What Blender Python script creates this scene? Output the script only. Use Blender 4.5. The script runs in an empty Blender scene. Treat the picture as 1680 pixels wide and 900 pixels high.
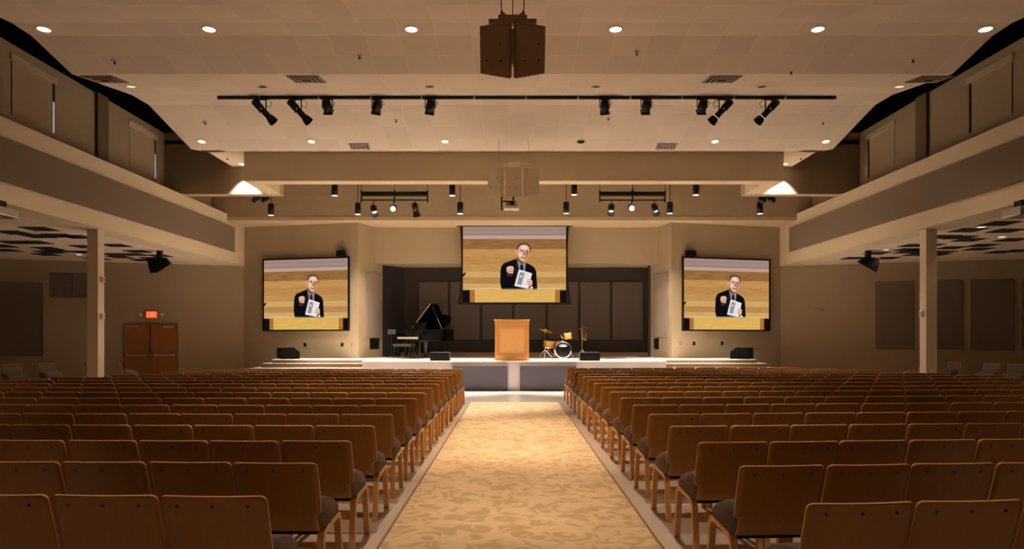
import bpy, bmesh, math, random
from mathutils import Vector, Matrix
random.seed(7)
C = bpy.context.scene
COL = C.collection
PI = math.pi

# ------------------------------------------------------------------ camera, world, exposure
F, CX, HY, EYE = 1130.0, 840.0, 552.0, 1.65      # focal length (px of 1680), vanishing point, eye height
cam = bpy.data.cameras.new('camera')
cam.sensor_width = 36.0
cam.lens = 36.0 * F / 1680.0
cam.shift_y = (HY - 450.0) / 1680.0
cam.clip_start, cam.clip_end = 0.05, 200
camo = bpy.data.objects.new('camera', cam); COL.objects.link(camo)
camo.location = (0, 0, EYE); camo.rotation_euler = (PI/2, 0, 0)
C.camera = camo
EXPO = 0.0
C.view_settings.view_transform = 'Standard'
C.view_settings.look = 'None'
C.view_settings.exposure = EXPO
C.view_settings.gamma = 1.0
C.view_settings.use_curve_mapping = False
w = bpy.data.worlds.new('world'); C.world = w; w.use_nodes = True
w.node_tree.nodes['Background'].inputs[0].default_value = (0.30, 0.32, 0.40, 1)
w.node_tree.nodes['Background'].inputs[1].default_value = 0.05

WARM = (1.0, 0.76, 0.53)
STAGE = (1.0, 0.89, 0.76)
P_HALL, P_FRONT, P_SIDE, P_STAGE, P_TRACK, P_GRAZE, P_WASH = 120, 1300, 22, 4800, 480, 600, 650

def spot(name, loc, target, watts, cone, blend=0.6, col=WARM, r=0.07):
    l = bpy.data.lights.new(name, 'SPOT'); l.energy = watts; l.color = col
    l.spot_size = math.radians(cone); l.spot_blend = blend; l.shadow_soft_size = r
    o = bpy.data.objects.new(name, l); COL.objects.link(o); o.location = loc
    d = Vector(target) - Vector(loc)
    o.rotation_euler = d.to_track_quat('-Z', 'Y').to_euler()
    return o

# ------------------------------------------------------------------ helpers
def lin(c):
    return tuple(((v/255)/12.92 if v/255 <= 0.04045 else ((v/255+0.055)/1.055)**2.4) for v in c)
def at(px, py, d): return Vector(((px-CX)/F*d, d, EYE-(py-HY)/F*d))
def X(px, d): return (px-CX)/F*d
def Z(py, d): return EYE-(py-HY)/F*d

class MB:
    def __init__(s): s.v=[]; s.f=[]; s.m=[]; s.sm=[]; s.M=Matrix.Identity(4); s.mi=0; s.smooth=False; s.uv={}
    def add(s, vs, fs):
        b=len(s.v)
        for p in vs: s.v.append(s.M @ Vector(p))
        for f in fs:
            s.f.append([b+i for i in f]); s.m.append(s.mi); s.sm.append(s.smooth)
        return s
    def box(s, x0,x1,y0,y1,z0,z1):
        return s.add([(x0,y0,z0),(x1,y0,z0),(x1,y1,z0),(x0,y1,z0),(x0,y0,z1),(x1,y0,z1),(x1,y1,z1),(x0,y1,z1)],
          [(0,3,2,1),(4,5,6,7),(0,1,5,4),(1,2,6,5),(2,3,7,6),(3,0,4,7)])
    def poly(s, pts): return s.add(pts, [tuple(range(len(pts)))])
    def prism(s, pts, vec):
        n=len(pts); v=Vector(vec); a=[Vector(p) for p in pts]
        return s.add(a+[p+v for p in a], [tuple(range(n))[::-1], tuple(range(n,2*n))]+[(i,(i+1)%n,n+(i+1)%n,n+i) for i in range(n)])
    def lathe(s, prof, n=24, cap=True, axis='z'):
        vs=[];fs=[]
        for r,h in prof:
            for i in range(n):
                a=2*PI*i/n
                p=(r*math.cos(a), r*math.sin(a), h)
                if axis=='y': p=(p[0], p[2], p[1])
                if axis=='x': p=(p[2], p[0], p[1])
                vs.append(p)
        for k in range(len(prof)-1):
            for i in range(n):
                j=(i+1)%n
                fs.append((k*n+i,k*n+j,(k+1)*n+j,(k+1)*n+i))
        if cap:
            fs.append(tuple(range(n))[::-1]); fs.append(tuple((len(prof)-1)*n+i for i in range(n)))
        return s.add(vs,fs)
    def tube(s, path, r, n=8):
        P=[Vector(p) for p in path]; vs=[];fs=[]
        up=None
        for i,p in enumerate(P):
            t=(P[min(i+1,len(P)-1)]-P[max(i-1,0)]).normalized()
            a=t.orthogonal().normalized() if up is None else (up-t*up.dot(t)).normalized()
            up=a; b=t.cross(a)
            rr=r[i] if isinstance(r,(list,tuple)) else r
            for k in range(n):
                g=2*PI*k/n; vs.append(p+a*rr*math.cos(g)+b*rr*math.sin(g))
        for i in range(len(P)-1):
            for k in range(n):
                j=(k+1)%n; fs.append((i*n+k,i*n+j,(i+1)*n+j,(i+1)*n+k))
        fs.append(tuple(range(n))[::-1]); fs.append(tuple((len(P)-1)*n+k for k in range(n)))
        return s.add(vs,fs)
    def ribbon(s, path, th, x0, x1):
        # bent flat bar: path in the y-z plane, thickness th, spanning x0..x1
        P=[Vector((0,p[0],p[1])) for p in path]; vs=[];fs=[]
        for i,p in enumerate(P):
            t=(P[min(i+1,len(P)-1)]-P[max(i-1,0)]).normalized(); nrm=Vector((0,-t.z,t.y))
            for x,sg in ((x0,1),(x1,1),(x1,-1),(x0,-1)):
                q=p+nrm*sg*th/2; vs.append((x,q.y,q.z))
        for i in range(len(P)-1):
            for k in range(4):
                j=(k+1)%4; fs.append((i*4+k,i*4+j,(i+1)*4+j,(i+1)*4+k))
        fs.append((3,2,1,0)); L=(len(P)-1)*4; fs.append((L,L+1,L+2,L+3))
        return s.add(vs,fs)
    def pillow(s, poly, x0, x1, r=0.014, sc=0.93):
        # profile in y-z extruded along x with softened ends
        n=len(poly); cy=sum(p[0] for p in poly)/n; cz=sum(p[1] for p in poly)/n
        rings=[]
        for x,k in ((x0,sc-0.06),(x0+r*.4,sc),(x0+r*1.3,1),(x1-r*1.3,1),(x1-r*.4,sc),(x1,sc-0.06)):
            rings.append([(x,cy+(p[0]-cy)*k,cz+(p[1]-cz)*k) for p in poly])
        vs=[p for R in rings for p in R]; fs=[]
        for k in range(len(rings)-1):
            for i in range(n):
                j=(i+1)%n; fs.append((k*n+i,k*n+j,(k+1)*n+j,(k+1)*n+i))
        fs.append(tuple(range(n))[::-1]); fs.append(tuple((len(rings)-1)*n+i for i in range(n)))
        return s.add(vs,fs)
    def build(s, name, mats, parent=None, loc=None, bevel=0, uv=None):
        me=bpy.data.meshes.new(name)
        me.from_pydata([tuple(v) for v in s.v],[],s.f)
        if not isinstance(mats,(list,tuple)): mats=[mats]
        for m in mats: me.materials.append(m)
        for p,mi,sm in zip(me.polygons,s.m,s.sm): p.material_index=mi; p.use_smooth=sm
        bm=bmesh.new(); bm.from_mesh(me)
        bmesh.ops.recalc_face_normals(bm, faces=bm.faces)
        if bevel:
            bmesh.ops.bevel(bm, geom=[e for e in bm.edges if e.calc_face_angle(0)>0.5], offset=bevel, segments=2, affect='EDGES', profile=0.6)
        bm.to_mesh(me); bm.free()
        if uv:
            ul=me.uv_layers.new(name='UVMap')
            for lp in me.loops:
                ul.data[lp.index].uv=uv(me.vertices[lp.vertex_index].co)
        o=bpy.data.objects.new(name,me); COL.objects.link(o)
        if parent: o.parent=parent
        if loc is not None: o.location=loc
        return o

def tag(o, label=None, cat=None, group=None, kind=None):
    if label: o['label']=label
    if cat: o['category']=cat
    if group: o['group']=group
    if kind: o['kind']=kind
    return o
def thing(name, label, cat, loc=(0,0,0), rz=0, group=None):
    o=bpy.data.objects.new(name,None); COL.objects.link(o); o.empty_display_size=.1
    o.location=loc; o.rotation_euler=(0,0,rz)
    return tag(o,label,cat,group)
def struct(mb, name, m, **k):
    o=mb.build(name,m,**k); o['kind']='structure'; return o
def copy_tree(o, parent=None, kids=None):
    c=o.copy(); COL.objects.link(c)
    if parent: c.parent=parent
    for ch in (kids[o] if kids else [x for x in o.children]): copy_tree(ch,c,kids)
    return c
def T(x,y,z,rz=0,rx=0,ry=0):
    return Matrix.Translation((x,y,z)) @ Matrix.Rotation(rz,4,'Z') @ Matrix.Rotation(rx,4,'X') @ Matrix.Rotation(ry,4,'Y')
ORD=['first','second','third','fourth','fifth','sixth','seventh','eighth','ninth','tenth','eleventh','twelfth','thirteenth','fourteenth','fifteenth','sixteenth','seventeenth']

# ------------------------------------------------------------------ materials
def mat(name, col, rough=0.6, metal=0.0, spec=0.5, noise=0.0, scale=8.0, bump=0.0, bscale=60.0, stretch=None):
    m=bpy.data.materials.new(name); m.use_nodes=True; nt=m.node_tree; b=nt.nodes['Principled BSDF']
    b.inputs['Roughness'].default_value=rough; b.inputs['Metallic'].default_value=metal
    b.inputs['Specular IOR Level'].default_value=spec
    c=lin(col)
    b.inputs['Base Color'].default_value=(*c,1)
    if noise or bump:
        tc=nt.nodes.new('ShaderNodeTexCoord'); mp=nt.nodes.new('ShaderNodeMapping')
        nt.links.new(tc.outputs['Object'],mp.inputs[0])
        if stretch: mp.inputs['Scale'].default_value=stretch
    if noise:
        n=nt.nodes.new('ShaderNodeTexNoise'); n.inputs['Scale'].default_value=scale; n.inputs['Detail'].default_value=5
        nt.links.new(mp.outputs[0],n.inputs['Vector'])
        r=nt.nodes.new('ShaderNodeValToRGB')
        r.color_ramp.elements[0].position=.3; r.color_ramp.elements[1].position=.7
        r.color_ramp.elements[0].color=(*[v*(1-noise) for v in c],1); r.color_ramp.elements[1].color=(*[min(1,v*(1+noise)) for v in c],1)
        nt.links.new(n.outputs['Fac'],r.inputs[0]); nt.links.new(r.outputs[0],b.inputs['Base Color'])
    if bump:
        n2=nt.nodes.new('ShaderNodeTexNoise'); n2.inputs['Scale'].default_value=bscale
        nt.links.new(mp.outputs[0],n2.inputs['Vector'])
        bp=nt.nodes.new('ShaderNodeBump'); bp.inputs['Strength'].default_value=bump; bp.inputs['Distance'].default_value=.01
        nt.links.new(n2.outputs['Fac'],bp.inputs['Height']); nt.links.new(bp.outputs[0],b.inputs['Normal'])
    return m
def emis(name, col, strength=1.0, display=False):
    m=bpy.data.materials.new(name); m.use_nodes=True; nt=m.node_tree
    nt.nodes.remove(nt.nodes['Principled BSDF'])
    e=nt.nodes.new('ShaderNodeEmission'); e.inputs[0].default_value=(*lin(col),1)
    e.inputs[1].default_value=strength/(2**EXPO) if display else strength
    nt.links.new(e.outputs[0],nt.nodes['Material Output'].inputs[0]); return m

M_wall=mat('wall_paint',(164,144,117),.75,noise=.03,scale=1.5)
M_beam=mat('beam_paint',(212,194,164),.75,noise=.03,scale=1.5)  # wall paint lightened for the beam, light on it put into the colour
M_trim=mat('cream_trim_paint',(222,206,178),.7)
M_panel=mat('taupe_fabric',(118,102,86),.95,noise=.06,scale=40)
M_darkpanel=mat('brown_fabric',(84,71,63),.95,noise=.05,scale=30)
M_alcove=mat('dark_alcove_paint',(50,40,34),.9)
M_curtain=mat('black_drape',(40,30,28),.95)
M_black=mat('black_metal',(9,8,9),.5,spec=.3)
M_blackdeck=mat('black_roof_deck',(4,4,4),1.0,spec=0.0)
M_graphite=mat('black_grille',(15,15,18),.8,spec=.2,noise=.15,scale=120)
M_blackgloss=mat('piano_lacquer',(5,5,6),.18,spec=.35)
M_white=mat('white_plastic',(225,222,214),.5)
M_ltmetal=mat('pale_metal',(190,188,184),.35,metal=.8)
M_chrome=mat('chrome',(225,222,218),.15,metal=1)
M_brass=mat('cymbal_bronze',(190,140,70),.28,metal=1)
M_stagetop=mat('stage_floor_maple',(234,226,212),.35,noise=.04,scale=3)
M_stagefront=mat('stage_front_paint',(184,177,176),.6)
M_step=mat('step_carpet',(100,84,68),.9,noise=.08,scale=50)
M_grey=mat('grey_front_panel',(82,79,90),.9,noise=.04,scale=40)
M_vent=mat('vent_grille',(118,104,100),.6)
M_tileblack=mat('black_acoustic_tile',(10,9,9),.95)
M_door=mat('oak_door',(150,92,40),.45,noise=.12,scale=6,stretch=(6,6,.6))
M_lectern=mat('lectern_oak',(184,128,66),.4,noise=.1,scale=5,stretch=(8,8,.7))
M_lecternp=mat('lectern_panel_oak',(204,152,88),.4,noise=.08,scale=5,stretch=(8,8,.7))
M_shell=mat('chair_plywood',(166,114,42),.38,noise=.06,scale=4,stretch=(9,9,.8))
M_edge=mat('chair_plywood_edge',(226,172,118),.4)  # pale ply edge, brightened further to paint in the rim highlight
M_leg=mat('bentwood_oak',(228,170,100),.35,noise=.1,scale=6,stretch=(5,5,1))
M_cush=mat('grey_upholstery',(122,108,104),.95,noise=.08,scale=90,bump=.3,bscale=300)
M_screw=mat('dark_screw',(28,18,10),.5)
M_drum=mat('amber_drum_lacquer',(200,138,52),.22,noise=.06,scale=6)
M_speaker=mat('taupe_speaker_grille',(150,124,100),.8,noise=.06,scale=90)
M_speakertan=mat('tan_speaker_grille',(228,210,184),.75,noise=.05,scale=90)
M_dif=mat('air_diffuser',(150,130,110),.6)
M_lamp=emis('lamp_lens',(255,240,215),9)
M_lampdim=emis('dim_lamp_lens',(255,236,210),1.6)
M_stagelamp=emis('stage_lamp_lens',(255,246,232),4)
M_day=emis('daylight_slit',(205,200,214),.55)
M_exit=emis('exit_red',(255,84,44),1.1,True)
M_exitbright=emis('exit_letter',(255,150,110),1.2,True)
M_shade=mat('roller_shade',(168,148,120),.85)

def ceiling_mat():
    m=bpy.data.materials.new('acoustic_tile'); m.use_nodes=True; nt=m.node_tree; b=nt.nodes['Principled BSDF']
    b.inputs['Roughness'].default_value=.9; b.inputs['Specular IOR Level'].default_value=.2
    uv=nt.nodes.new('ShaderNodeUVMap')
    br=nt.nodes.new('ShaderNodeTexBrick'); br.offset=0.0; br.squash=1.0
    nt.links.new(uv.outputs[0],br.inputs['Vector'])
    br.inputs['Scale'].default_value=1.0
    br.inputs['Brick Width'].default_value=.61; br.inputs['Row Height'].default_value=.61
    br.inputs['Mortar Size'].default_value=.007; br.inputs['Mortar Smooth'].default_value=.4; br.inputs['Bias'].default_value=0
    a=lin((238,224,208)); 
    br.inputs['Color1'].default_value=(*[v*.93 for v in a],1); br.inputs['Color2'].default_value=(*[v*1.03 for v in a],1)
    br.inputs['Mortar'].default_value=(*[min(1,v*1.07) for v in a],1)
    nt.links.new(br.outputs['Color'],b.inputs['Base Color'])
    return m
M_ceil=ceiling_mat()

def floor_mat():
    m=mat('polished_concrete',(216,200,188),.09,spec=.5,noise=.05,scale=1.2)
    return m
M_floor=floor_mat()

def carpet_mat():
    m=bpy.data.materials.new('ripple_carpet'); m.use_nodes=True; nt=m.node_tree; b=nt.nodes['Principled BSDF']
    b.inputs['Roughness'].default_value=.95; b.inputs['Specular IOR Level'].default_value=.1
    tc=nt.nodes.new('ShaderNodeTexCoord')
    n0=nt.nodes.new('ShaderNodeTexNoise'); n0.inputs['Scale'].default_value=3.0; n0.inputs['Detail'].default_value=1
    nt.links.new(tc.outputs['Object'],n0.inputs['Vector'])
    mix=nt.nodes.new('ShaderNodeMixRGB'); mix.inputs[0].default_value=.12
    nt.links.new(tc.outputs['Object'],mix.inputs[1]); nt.links.new(n0.outputs['Color'],mix.inputs[2])
    vo=nt.nodes.new('ShaderNodeTexVoronoi'); vo.inputs['Scale'].default_value=3.6
    nt.links.new(mix.outputs[0],vo.inputs['Vector'])
    # rings around each cell centre
    mul=nt.nodes.new('ShaderNodeMath'); mul.operation='MULTIPLY'; mul.inputs[1].default_value=17
    nt.links.new(vo.outputs['Distance'],mul.inputs[0])
    sep=nt.nodes.new('ShaderNodeSeparateColor'); nt.links.new(vo.outputs['Color'],sep.inputs[0])
    ph=nt.nodes.new('ShaderNodeMath'); ph.operation='MULTIPLY'; ph.inputs[1].default_value=6.28
    nt.links.new(sep.outputs[0],ph.inputs[0])
    ad=nt.nodes.new('ShaderNodeMath'); ad.operation='ADD'
    nt.links.new(mul.outputs[0],ad.inputs[0]); nt.links.new(ph.outputs[0],ad.inputs[1])
    si=nt.nodes.new('ShaderNodeMath'); si.operation='SINE'; nt.links.new(ad.outputs[0],si.inputs[0])
    n1=nt.nodes.new('ShaderNodeTexNoise'); n1.inputs['Scale'].default_value=4.2; n1.inputs['Detail'].default_value=2; n1.inputs['Distortion'].default_value=.7
    nt.links.new(tc.outputs['Object'],n1.inputs['Vector'])
    sc=nt.nodes.new('ShaderNodeMath'); sc.operation='MULTIPLY_ADD'; sc.inputs[1].default_value=.10
    nt.links.new(si.outputs[0],sc.inputs[0]); nt.links.new(n1.outputs['Fac'],sc.inputs[2])
    r=nt.nodes.new('ShaderNodeValToRGB')
    dk,mid,lt=lin((197,168,130)),lin((216,188,150)),lin((222,195,158))
    r.color_ramp.elements[0].position=.34; r.color_ramp.elements[0].color=(*lt,1)
    r.color_ramp.elements[1].position=.52; r.color_ramp.elements[1].color=(*mid,1)
    e=r.color_ramp.elements.new(.60); e.color=(*dk,1)
    nt.links.new(sc.outputs[0],r.inputs[0]); nt.links.new(r.outputs[0],b.inputs['Base Color'])
    return m
M_carpet=carpet_mat()

# ------------------------------------------------------------------ the room shell
XW=10.2            # clerestory wall
XB=9.68            # bulkhead face
Z_LOW=4.2          # low side ceiling
Z_LEDGE=5.83
Y0=-7.0
Y_PROS=20.2
struct(MB().box(-18,18,Y0,29,-.1,0),'floor',M_floor)
car=MB().box(-1.03,1.16,Y0+.5,17.3,0,.012); struct(car,'carpet_runner',M_carpet)
bd=MB(); bd.box(-1.055,-1.03,Y0+.5,17.3,0,.010); bd.box(1.16,1.185,Y0+.5,17.3,0,.010)
struct(bd,'trim_1',mat('carpet_edging',(140,108,82),.9))

# folded acoustic ceiling
prof=[(-7,6.74)]
y=-6.1
lows=[-5.17,-1.57,2.03,5.63,9.23]
for lo in lows: prof+= [(lo,6.52),(lo+2.05,6.79),(lo+2.53,6.78)]
prof=[p for p in prof if p[0]>=-7]
prof+=[(12.83,6.54),(14.85,6.86),(15.55,6.88),(17.6,6.44),(18.6,6.63),(20.2,6.63)]
def arc(pr):
    L=[0]
    for i in range(1,len(pr)): L.append(L[-1]+math.hypot(pr[i][0]-pr[i-1][0],pr[i][1]-pr[i-1][1]))
    return L
AL=arc(prof)
def arclen(yy):
    for i in range(1,len(prof)):
        if yy<=prof[i][0]+1e-6:
            t=(yy-prof[i-1][0])/(prof[i][0]-prof[i-1][0]); return AL[i-1]+t*(AL[i]-AL[i-1])
    return AL[-1]
def zc(yy):
    for i in range(1,len(prof)):
        if yy<=prof[i][0]+1e-6:
            t=(yy-prof[i-1][0])/(prof[i][0]-prof[i-1][0]); return prof[i-1][1]+t*(prof[i][1]-prof[i-1][1])
    return prof[-1][1]
XC=8.2
m=MB(); th=.05
n=len(prof)
vs=[]
for x in (-XC,XC):
    for yy,zz in prof: vs.append((x,yy,zz))
    for yy,zz in prof: vs.append((x,yy,zz+th))
fs=[]
for i in range(n-1):
    fs.append((i,i+1,2*n+i+1,2*n+i)); fs.append((n+i,n+i+1,3*n+i+1,3*n+i))
    fs.append((i,i+1,n+i+1,n+i)); fs.append((2*n+i,2*n+i+1,3*n+i+1,3*n+i))
fs.append((0,n,3*n,2*n)); fs.append((n-1,2*n-1,4*n-1,3*n-1))
m.add(vs,fs)
struct(m,'ceiling',M_ceil,uv=lambda c:(c.x+50.1,arclen(min(max(c.y,-7),20.2))))
struct(MB().box(-18,18,Y0,Y_PROS,7.63,7.75),'roof_deck',M_blackdeck)

# clerestory walls, bulkheads and low side ceilings
def side(sg):
    nm='left' if sg<0 else 'right'
    xw=sg*XW; xb=sg*XB
    # clerestory wall with window openings
    wins=[(14.02,15.38),(18.35,19.75)]
    m=MB(); t=.14
    def bx(y0,y1,z0,z1): m.box(min(xw,xw+sg*t),max(xw,xw+sg*t),y0,y1,z0,z1)
    zb,zt=6.18,7.42
    ys=[Y0]+[v for wn in wins for v in wn]+[23.4]
    for i in range(0,len(ys),2): bx(ys[i],ys[i+1],5.5,7.62)
    for a,b in wins: bx(a,b,5.5,zb); bx(a,b,zt,7.62)
    struct(m,'wall_'+nm+'_clerestory',M_wall)
    m=MB(); m.box(min(xw,xw-sg*.07),max(xw,xw-sg*.07),16.85,17.3,5.7,7.63)
    struct(m,'trim_'+('2' if sg<0 else '3'),mat('bronze_mullion_'+nm,(104,86,62),.6))
    for k,(a,b) in enumerate(wins):
        root=bpy.data.objects.new('window_%d'%(k+1+(2 if sg>0 else 0)),None); COL.objects.link(root)
        root.location=(xw,(a+b)/2,zb); root['kind']='structure'
        hw=(b-a)/2; H=zt-zb
        fr=MB(); x0,x1=sorted((sg*.045,sg*.10))
        fr.box(x0,x1,-hw,-hw+.05,0,H); fr.box(x0,x1,hw-.05,hw,0,H); fr.box(x0,x1,-hw,hw,H-.05,H); fr.box(x0,x1,-hw,hw,0,.05)
        fr.build('frame',M_black,root)
        gl=MB(); x0,x1=sorted((sg*.11,sg*.13))
        gl.box(x0,x1,-hw,hw,0,H); gl.build('pane',M_graphite,root)
        sh=MB(); x0,x1=sorted((sg*.025,sg*.032)); sh.box(x0,x1,-hw+.07,hw-.055,.0,H-.1); sh.build('roller_shade',M_shade,root)
        hd=MB(); x0,x1=sorted((-sg*.03,sg*.06)); hd.box(x0,x1,-hw-.03,hw+.05,H-.13,H+.0); hd.build('shade_cassette',mat('shade_cassette_paint_%s%d'%(nm,k),(196,178,150),.6),root)
        if sg<0:
            sl=MB(); x0,x1=sorted((sg*.012,sg*.02)); sl.box(x0,x1,hw-.05,hw-.005,.0,H*.56); sl.build('daylight_gap',M_day,root)
    # bulkhead (soffit edge beam) with its ledge
    m=MB(); xo=sg*(XW+.14)
    m.box(min(xb,xo),max(xb,xo),Y0,24.95,Z_LOW,Z_LEDGE)
    struct(m,'beam_'+nm,M_trim)
    g=MB(); x0,x1=sorted((xb-sg*.004,xb-sg*.05)); g.box(x0,x1,-4,23.95,4.59,5.43)
    tag(g.build('acoustic_panel',M_panel,bevel=.01),'long taupe fabric panel along the %s bulkhead'%nm,'acoustic panel')
    # low side ceiling
    m=MB(); x0,x1=sorted((xo,sg*18)); m.box(x0,x1,Y0,27,Z_LOW,Z_LOW+.1)
    struct(m,'ceiling_'+nm,M_ceil,uv=lambda c:(c.x+30,c.y+30))
    # outer wall
    m=MB(); x0,x1=sorted((sg*17.6,sg*17.8)); m.box(x0,x1,Y0,27,0,Z_LOW); struct(m,'wall_'+nm,M_wall)
    # column under the bulkhead
    cx=sg*9.93
    m=MB(); m.box(cx-.13,cx+.13,16.3,16.56,0,Z_LOW)
    struct(m,'column_'+nm,M_trim,bevel=.01)
side(-1); side(1)
struct(MB().box(-18,18,Y0-.15,Y0,0,7.75),'wall_back',M_wall)

# proscenium: cross wall, U-shaped beam, fascia behind it
m=MB()
for a,b in ((-XW-.1,-6.81),(6.83,XW+.1)): m.box(a,b,Y_PROS,Y_PROS+.35,Z_LEDGE,7.63)
struct(m,'wall_proscenium',M_wall)
m=MB()
m.box(-7.2,7.3,18.5,18.92,Z_LEDGE,6.66)
m.box(-7.2,-6.81,18.92,Y_PROS,Z_LEDGE,6.62); m.box(6.83,7.3,18.92,Y_PROS,Z_LEDGE,6.62)
struct(m,'beam_proscenium',M_beam)
struct(MB().box(-7.2,7.3,18.495,18.5,Z_LEDGE,Z_LEDGE+.02),'trim_4',M_trim)
struct(MB().box(-XW-.1,XW+.1,23.41,23.6,5.72,7.75),'wall_fascia',M_wall)
struct(MB().box(-XW-.1,XW+.1,Y_PROS,23.6,7.3,7.4),'ceiling_stage_slot',M_wall)
struct(MB().box(-9.68,9.68,23.4,26,5.6,5.72),'ceiling_soffit',mat('soffit_paint',(188,168,136),.75))

# screen walls and returns (vertical slabs following a plan polyline)
def slab(p, q, z0, z1, th, name, m_):
    p=Vector((*p,0)); q=Vector((*q,0)); d=(q-p).normalized(); nn=Vector((-d.y,d.x,0))
    if nn.y<0: nn=-nn
    m=MB(); m.prism([p,q,q+nn*th,p+nn*th],(0,0,1))
    m.v=[Vector((v.x,v.y,z0 if v.z<.5 else z1)) for v in m.v]
    return struct(m,name,m_)
CL,WL=(-5.31,23.8),(-9.7,24.93)
CR,WR=(5.52,23.8),(9.72,24.93)
RL,RR=(-4.79,25.5),(5.13,25.5)
slab(WL,CL,0,5.62,.12,'wall_screen_left',M_wall)
slab(CR,WR,0,5.62,.12,'wall_screen_right',M_wall)
slab(CL,RL,0,5.62,.10,'wall_return_left',M_wall)
slab(RR,CR,0,5.62,.10,'wall_return_right',M_wall)
struct(MB().box(-5.1,5.4,24.95,26.5,4.3,5.62),'wall_header',M_wall)
ZS=.908
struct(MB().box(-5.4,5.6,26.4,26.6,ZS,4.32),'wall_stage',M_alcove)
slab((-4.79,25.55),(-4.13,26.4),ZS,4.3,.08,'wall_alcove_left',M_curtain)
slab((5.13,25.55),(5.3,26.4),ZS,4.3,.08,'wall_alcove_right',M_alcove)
struct(MB().box(-4.9,5.3,26.25,26.4,ZS,ZS+.14),'baseboard_stage',mat('brown_base',(150,128,106),.7))

# outer back walls of the side seating
FL=(-16.9,22.55); FR=(16.9,22.55)
slab(FL,WL,0,Z_LOW+.05,.15,'wall_front_left',M_wall)
slab(WR,FR,0,Z_LOW+.05,.15,'wall_front_right',M_wall)
slab((-17.8,22.3),FL,0,Z_LOW+.05,.15,'wall_corner_left',M_wall)
slab(FR,(17.8,22.3),0,Z_LOW+.05,.15,'wall_corner_right',M_wall)

def wall_hit(px, A, B):
    k=(px-CX)/F; ax,ay=A; bx_,by=B
    t=(k*ay-ax)/((bx_-ax)-k*(by-ay)); return t,(ax+(bx_-ax)*t, ay+(by-ay)*t)
def wall_rect(px0,px1,A,B):
    """two plan points on wall AB seen at the columns px0, px1 and the yaw of the wall"""
    _,p=wall_hit(px0,A,B); _,q=wall_hit(px1,A,B)
    c=((p[0]+q[0])/2,(p[1]+q[1])/2); wd=math.hypot(q[0]-p[0],q[1]-p[1])
    return c,wd,math.atan2(q[1]-p[1],q[0]-p[0])

# ------------------------------------------------------------------ stage
m=MB(); m.box(-4.56,4.69,20.98,26.3,0,ZS-.03); struct(m,'stage',M_stagefront)
m=MB(); m.box(-4.57,4.70,20.94,26.35,ZS-.03,ZS)
m.box(-7.9,-4.57,22.66,25.6,ZS-.03,ZS); m.box(4.70,8.05,22.66,25.6,ZS-.03,ZS); struct(m,'stage_floor',M_stagetop)
for sg,xi,xo,nm in ((-1,-4.56,-7.9,'left'),(1,4.69,8.05,'right')):
    m=MB()
    for k in range(5):
        zt=ZS-.136*k-(.03 if k==0 else 0)
        x0,x1=sorted((xi,xo+sg*.22*k))
        m.box(x0,x1,22.66-.35*k,25.4,max(0,zt-.2) if k<4 else 0,zt)
    struct(m,'stage_steps_'+nm,M_step)
    m=MB()
    for k in range(1,5):
        zt=ZS-.136*k; x0,x1=sorted((xi,xo+sg*.22*k)); y_=22.66-.35*k
        m.box(x0,x1,y_-.01,y_+.34,zt,zt+.012)
        xa,xb_=sorted((xo+sg*(.22*k-.21),xo+sg*.22*k)); m.box(xa,xb_,y_+.34,25.3,zt,zt+.012)
    struct(m,'trim_'+('5' if sg<0 else '6'),mat('step_tread_'+nm,(176,156,134),.7))
for px0,px1,lab in ((742,833,'grey recessed panel left of the cream pier on stage front'),(853,945,'grey recessed panel right of the cream pier on stage front')):
    t=thing('front_panel',lab,'panel',(X((px0+px1)/2,20.94),20.98,0),0)
    hw=X(px1,20.94)-X(px0,20.94); hw/=2
    MB().box(-hw,hw,-.05,0,.02,.76).build('panel_face',M_grey,t,bevel=.006)
    MB().box(-hw-.02,hw+.02,-.06,0,.76,.80).build('top_rail',M_ltmetal,t)

# ------------------------------------------------------------------ projected picture (a flat display)
GRAIN={}
def pic_wood(name,c1,c2):
    m=bpy.data.materials.new(name); m.use_nodes=True; nt=m.node_tree; nt.nodes.remove(nt.nodes['Principled BSDF'])
    e=nt.nodes.new('ShaderNodeEmission'); e.inputs[1].default_value=.95/(2**EXPO)
    tc=nt.nodes.new('ShaderNodeTexCoord'); mp=nt.nodes.new('ShaderNodeMapping'); mp.inputs['Scale'].default_value=(1.2,1,14)
    nt.links.new(tc.outputs['Object'],mp.inputs[0])
    n=nt.nodes.new('ShaderNodeTexNoise'); n.inputs['Scale'].default_value=1.6; n.inputs['Detail'].default_value=6; n.inputs['Distortion'].default_value=.6
    nt.links.new(mp.outputs[0],n.inputs['Vector'])
    r=nt.nodes.new('ShaderNodeValToRGB'); r.color_ramp.elements[0].position=.35; r.color_ramp.elements[1].position=.65
    r.color_ramp.elements[0].color=(*lin(c1),1); r.color_ramp.elements[1].color=(*lin(c2),1)
    nt.links.new(n.outputs['Fac'],r.inputs[0]); nt.links.new(r.outputs[0],e.inputs[0])
    nt.links.new(e.outputs[0],nt.nodes['Material Output'].inputs[0]); return m
PM=[]; PI_={}
def pm(key, c=None, wood=None):
    if key not in PI_:
        PI_[key]=len(PM)
        PM.append(pic_wood('picture_'+key,*wood) if wood else emis('picture_'+key,c,.95,True))
    return PI_[key]
def ell(cx,cy,rx,ry,rot=0,n=20):
    o=[]
    for i in range(n):
        a=2*PI*i/n; x=rx*math.cos(a); y=ry*math.sin(a)
        o.append((cx+x*math.cos(rot)-y*math.sin(rot), cy+x*math.sin(rot)+y*math.cos(rot)))
    return o
def rect(x0,y0,x1,y1): return [(x0,y0),(x1,y0),(x1,y1),(x0,y1)]
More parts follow.
